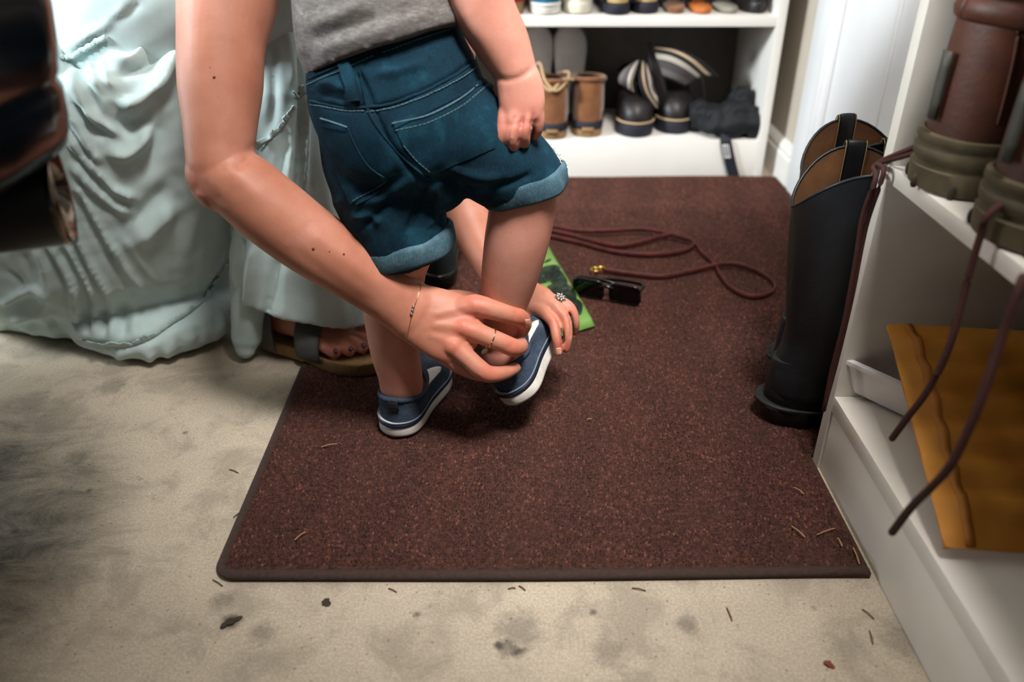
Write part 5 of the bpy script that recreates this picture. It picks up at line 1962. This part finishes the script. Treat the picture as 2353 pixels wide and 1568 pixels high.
def leaf(px, py, L, W, ang, mat, label, curl=.004):
    g = G(px, py)
    f = A3(math.cos(ang), math.sin(ang), 0)
    s_ = A3(-math.sin(ang), math.cos(ang), 0)
    rows = []
    for i in range(9):
        q = i / 8
        w = W * (math.sin(math.pi * (.06 + .88 * q)) ** .8) * (1 + .25 * math.sin(i * 2.1))
        rows.append([g + f * L * (q - .5) + s_ * w * e_ + A3(0, 0, .0012 + curl * e_ * e_ + .0015 * math.sin(q * 5)) for e_ in (-.5, -.25, 0, .25, .5)])
    return obj('dry_leaf', MB().sheet(rows, .0008), M[mat], label=label, cat='leaf')


leaf(532, 1432, .022, .007, .75, 'leaf', 'dark twisted bit of dry leaf on the concrete left of the mat corner', .003)
leaf(750, 1388, .009, .008, -.6, 'leaf', 'small brown leaf scrap on the concrete just below the mat edge')
leaf(1905, 1531, .010, .006, -.5, 'leaf_red', 'small reddish leaf scrap on the concrete near the cabinet')
leaf(1528, 1191, .006, .005, .8, 'straw', 'small tan leaf crumb on the mat')
STR = [(1898, 1222, 40, -14, 'm', 'pale straw bit lying crosswise on the mat near its right front corner'), (1834, 1222, 30, 24, 'm', 'straw bit slanting on the mat, left of the crosswise straw bit'),
       (1968, 1278, 14, 36, 'm', 'straw bit on the mat corner right beside the cabinet base'), (1836, 1128, 22, 14, 'm', 'faint straw bit on the mat below the black boot heel'),
       (756, 1024, 34, -7, 'm', 'long thin straw bit on the mat left of the standing shoe'), (1354, 964, 10, -1, 'm', 'tiny pale straw bit on the mat right of the raised shoe'),
       (1930, 1246, 10, 18, 'm', 'short straw bit on the mat between the crosswise one and the cabinet'), (690, 1232, 24, -18, 'm', 'straw bit on the mat near its left front corner'),
       (537, 1083, 20, 8, 'f', 'brown pine needle on the concrete left of the mat, far from its corner'), (551, 1180, 28, -18, 'f', 'brown pine needle on the concrete touching the left mat edge'),
       (500, 1340, 22, 14, 'f', 'dark pine needle on the concrete at the rounded mat corner'), (902, 1357, 18, 8, 'f', 'pine needle on the concrete below the mat edge, right of the leaf scrap'),
       (1468, 1355, 30, 6, 'f', 'curved dark pine needle on the concrete just below the mat edge'), (1676, 1412, 12, 30, 'f', 'dark pine needle standing lengthwise on the concrete in front of the mat'),
       (1995, 1412, 26, 22, 'f', 'dark slanting pine needle on the concrete beside the cabinet kick board'), (2002, 1465, 8, 30, 'f', 'dark lengthwise pine needle on the concrete nearest the cabinet kick board'),
       (1200, 1352, 14, 10, 'f', 'short pine needle at the middle of the front mat edge, tilted'), (1176, 1353, 16, -2, 'f', 'short pine needle at the middle of the front mat edge, lying level')]
for px, py, dx, dy, where, lab in STR:
    z = .0118 if where == 'm' else .0012
    a, b = G(px - dx / 2, py - dy / 2, z), G(px + dx / 2, py + dy / 2, z)
    m_ = (a + b) / 2 + A3(0, 0, .0012)
    obj('straw_bit' if where == 'm' else 'pine_needle', MB().tube([a, m_, b], .0007 if where == 'm' else .0006, 6, 3), M['straw' if where == 'm' else 'straw_dark'], cat='straw' if where == 'm' else 'pine needle',
        label=lab, group='straw bits on the mat' if where == 'm' else 'pine needles on the concrete')

# ------------------------------------------------------------------ car at the left edge
M['car_black'] = Nodes('car_black').set(Roughness=.16).m
M['car_black'].node_tree.nodes['Principled BSDF'].inputs['Base Color'].default_value = srgb(7, 8, 10)
M['car_black'].node_tree.nodes['Principled BSDF'].inputs['Specular IOR Level'].default_value = .12
M['car_black'].node_tree.nodes['Principled BSDF'].inputs['Coat Roughness'].default_value = .04
M['pipe_black'] = simple('pipe_black', srgb(10, 10, 13), rough=.38, bump=.05, scale=60)
M['chrome_dark'] = simple('chrome_dark', srgb(120, 108, 98), rough=.16, bump=0, metallic=1)
M['tyre'] = simple('tyre', srgb(20, 20, 21), rough=.85, bump=.3, scale=60)
car = thing('car', 'glossy black car rear corner with exhaust tip at the left edge', 'car', (-1.05, .30, 0))
ax = unit(A3(.925, .38, 0))
side = A3(-ax[1], ax[0], 0)
tip = P(141, 446, .60)
R0 = .0372
up_ = np.cross(ax, side)
ang = np.linspace(0, 2 * math.pi, 40, endpoint=False)
circ = lambda c, r: c + r * (np.cos(ang)[:, None] * side + np.sin(ang)[:, None] * A3(0, 0, 1))
ex = obj('exhaust_pipe', MB().loft([circ(tip - ax * .55, R0 * .95), circ(tip - ax * .004, R0)], True, False), M['pipe_black'], car)
obj('rim', MB().loft([circ(tip - ax * .005, R0 * 1.005), circ(tip - ax * .001, R0 * 1.03), circ(tip + ax * .002, R0 * 1.0), circ(tip + ax * .001, R0 * .93), circ(tip - ax * .01, R0 * .88), circ(tip - ax * .2, R0 * .86)], False, True), M['chrome_dark'], ex, label='polished rolled rim of the exhaust')
# body: rear face along -side from the far corner, bumper bulging low down
cor = A3(tip[0], tip[1], 0) + A3(.017, .054, 0)
wd = unit(A3(.06, -1, 0))
bx = unit(A3(1, -.25, 0))  # unseen flank angled outward to block light from the floor


def plan(z, off, inset):
    pts = []
    r = .075
    L_, W_ = 1.02, 1.5
    for a in np.linspace(0, math.pi / 2, 14):
        pts.append(cor + bx * (off - r + r * math.cos(a)) + wd * (inset + r - r * math.sin(a)))
    pts = pts[::-1]
    for w in np.linspace(.085, W_ - .08, 26):
        pts.append(cor + bx * (off - .05 * (w / W_) ** 2 + .0022 * math.sin(w * 37 + z * 50)) + wd * (inset + w))
    for a in np.linspace(0, math.pi / 2, 8):
        pts.append(cor + bx * (off - .05 - r + r * math.cos(a)) + wd * (W_ - r + r * math.sin(a) - inset))
    pts.append(cor - bx * L_ + wd * (W_ - inset))
    pts.append(cor - bx * L_ + wd * inset)
    return np.array([A3(p[0], p[1], z) for p in pts])


lev = [(.449, -.05, .05), (.4485, -.012, .012), (.452, -.003, .003), (.462, .001, 0), (.475, .003, 0), (.49, .0045, 0), (.497, .002, .002), (.503, .0055, 0), (.52, .010, 0), (.545, .014, 0), (.57, .015, 0), (.60, .012, .002), (.63, .004, .006), (.68, -.01, .012), (.74, -.03, .02), (.78, -.06, .05), (.80, -.14, .12)]
obj('body', MB().loft([plan(*l) for l in lev]), M['car_black'], car)
obj('underbody', MB().loft([[cor - bx * a + wd * w + A3(0, 0, z) for a, w in ((.30, .07), (.98, .07), (.98, 1.44), (.30, 1.44))] for z in (.13, .47)]), M['pipe_black'], car, smooth=False)  # unseen, set low to block light passing beneath the car
for w in (.13, 1.37):
    c0 = cor - bx * .55 + wd * w + A3(0, 0, .32)
    rg = []
    for t_, r_ in ((-.1, .2), (-.1, .29), (-.085, .318), (.085, .318), (.1, .29), (.1, .2)):
        rg.append(c0 + wd * t_ + r_ * (np.cos(ang)[:, None] * bx + np.sin(ang)[:, None] * A3(0, 0, 1)))
    obj('tyre', MB().loft(rg), M['tyre'], car)
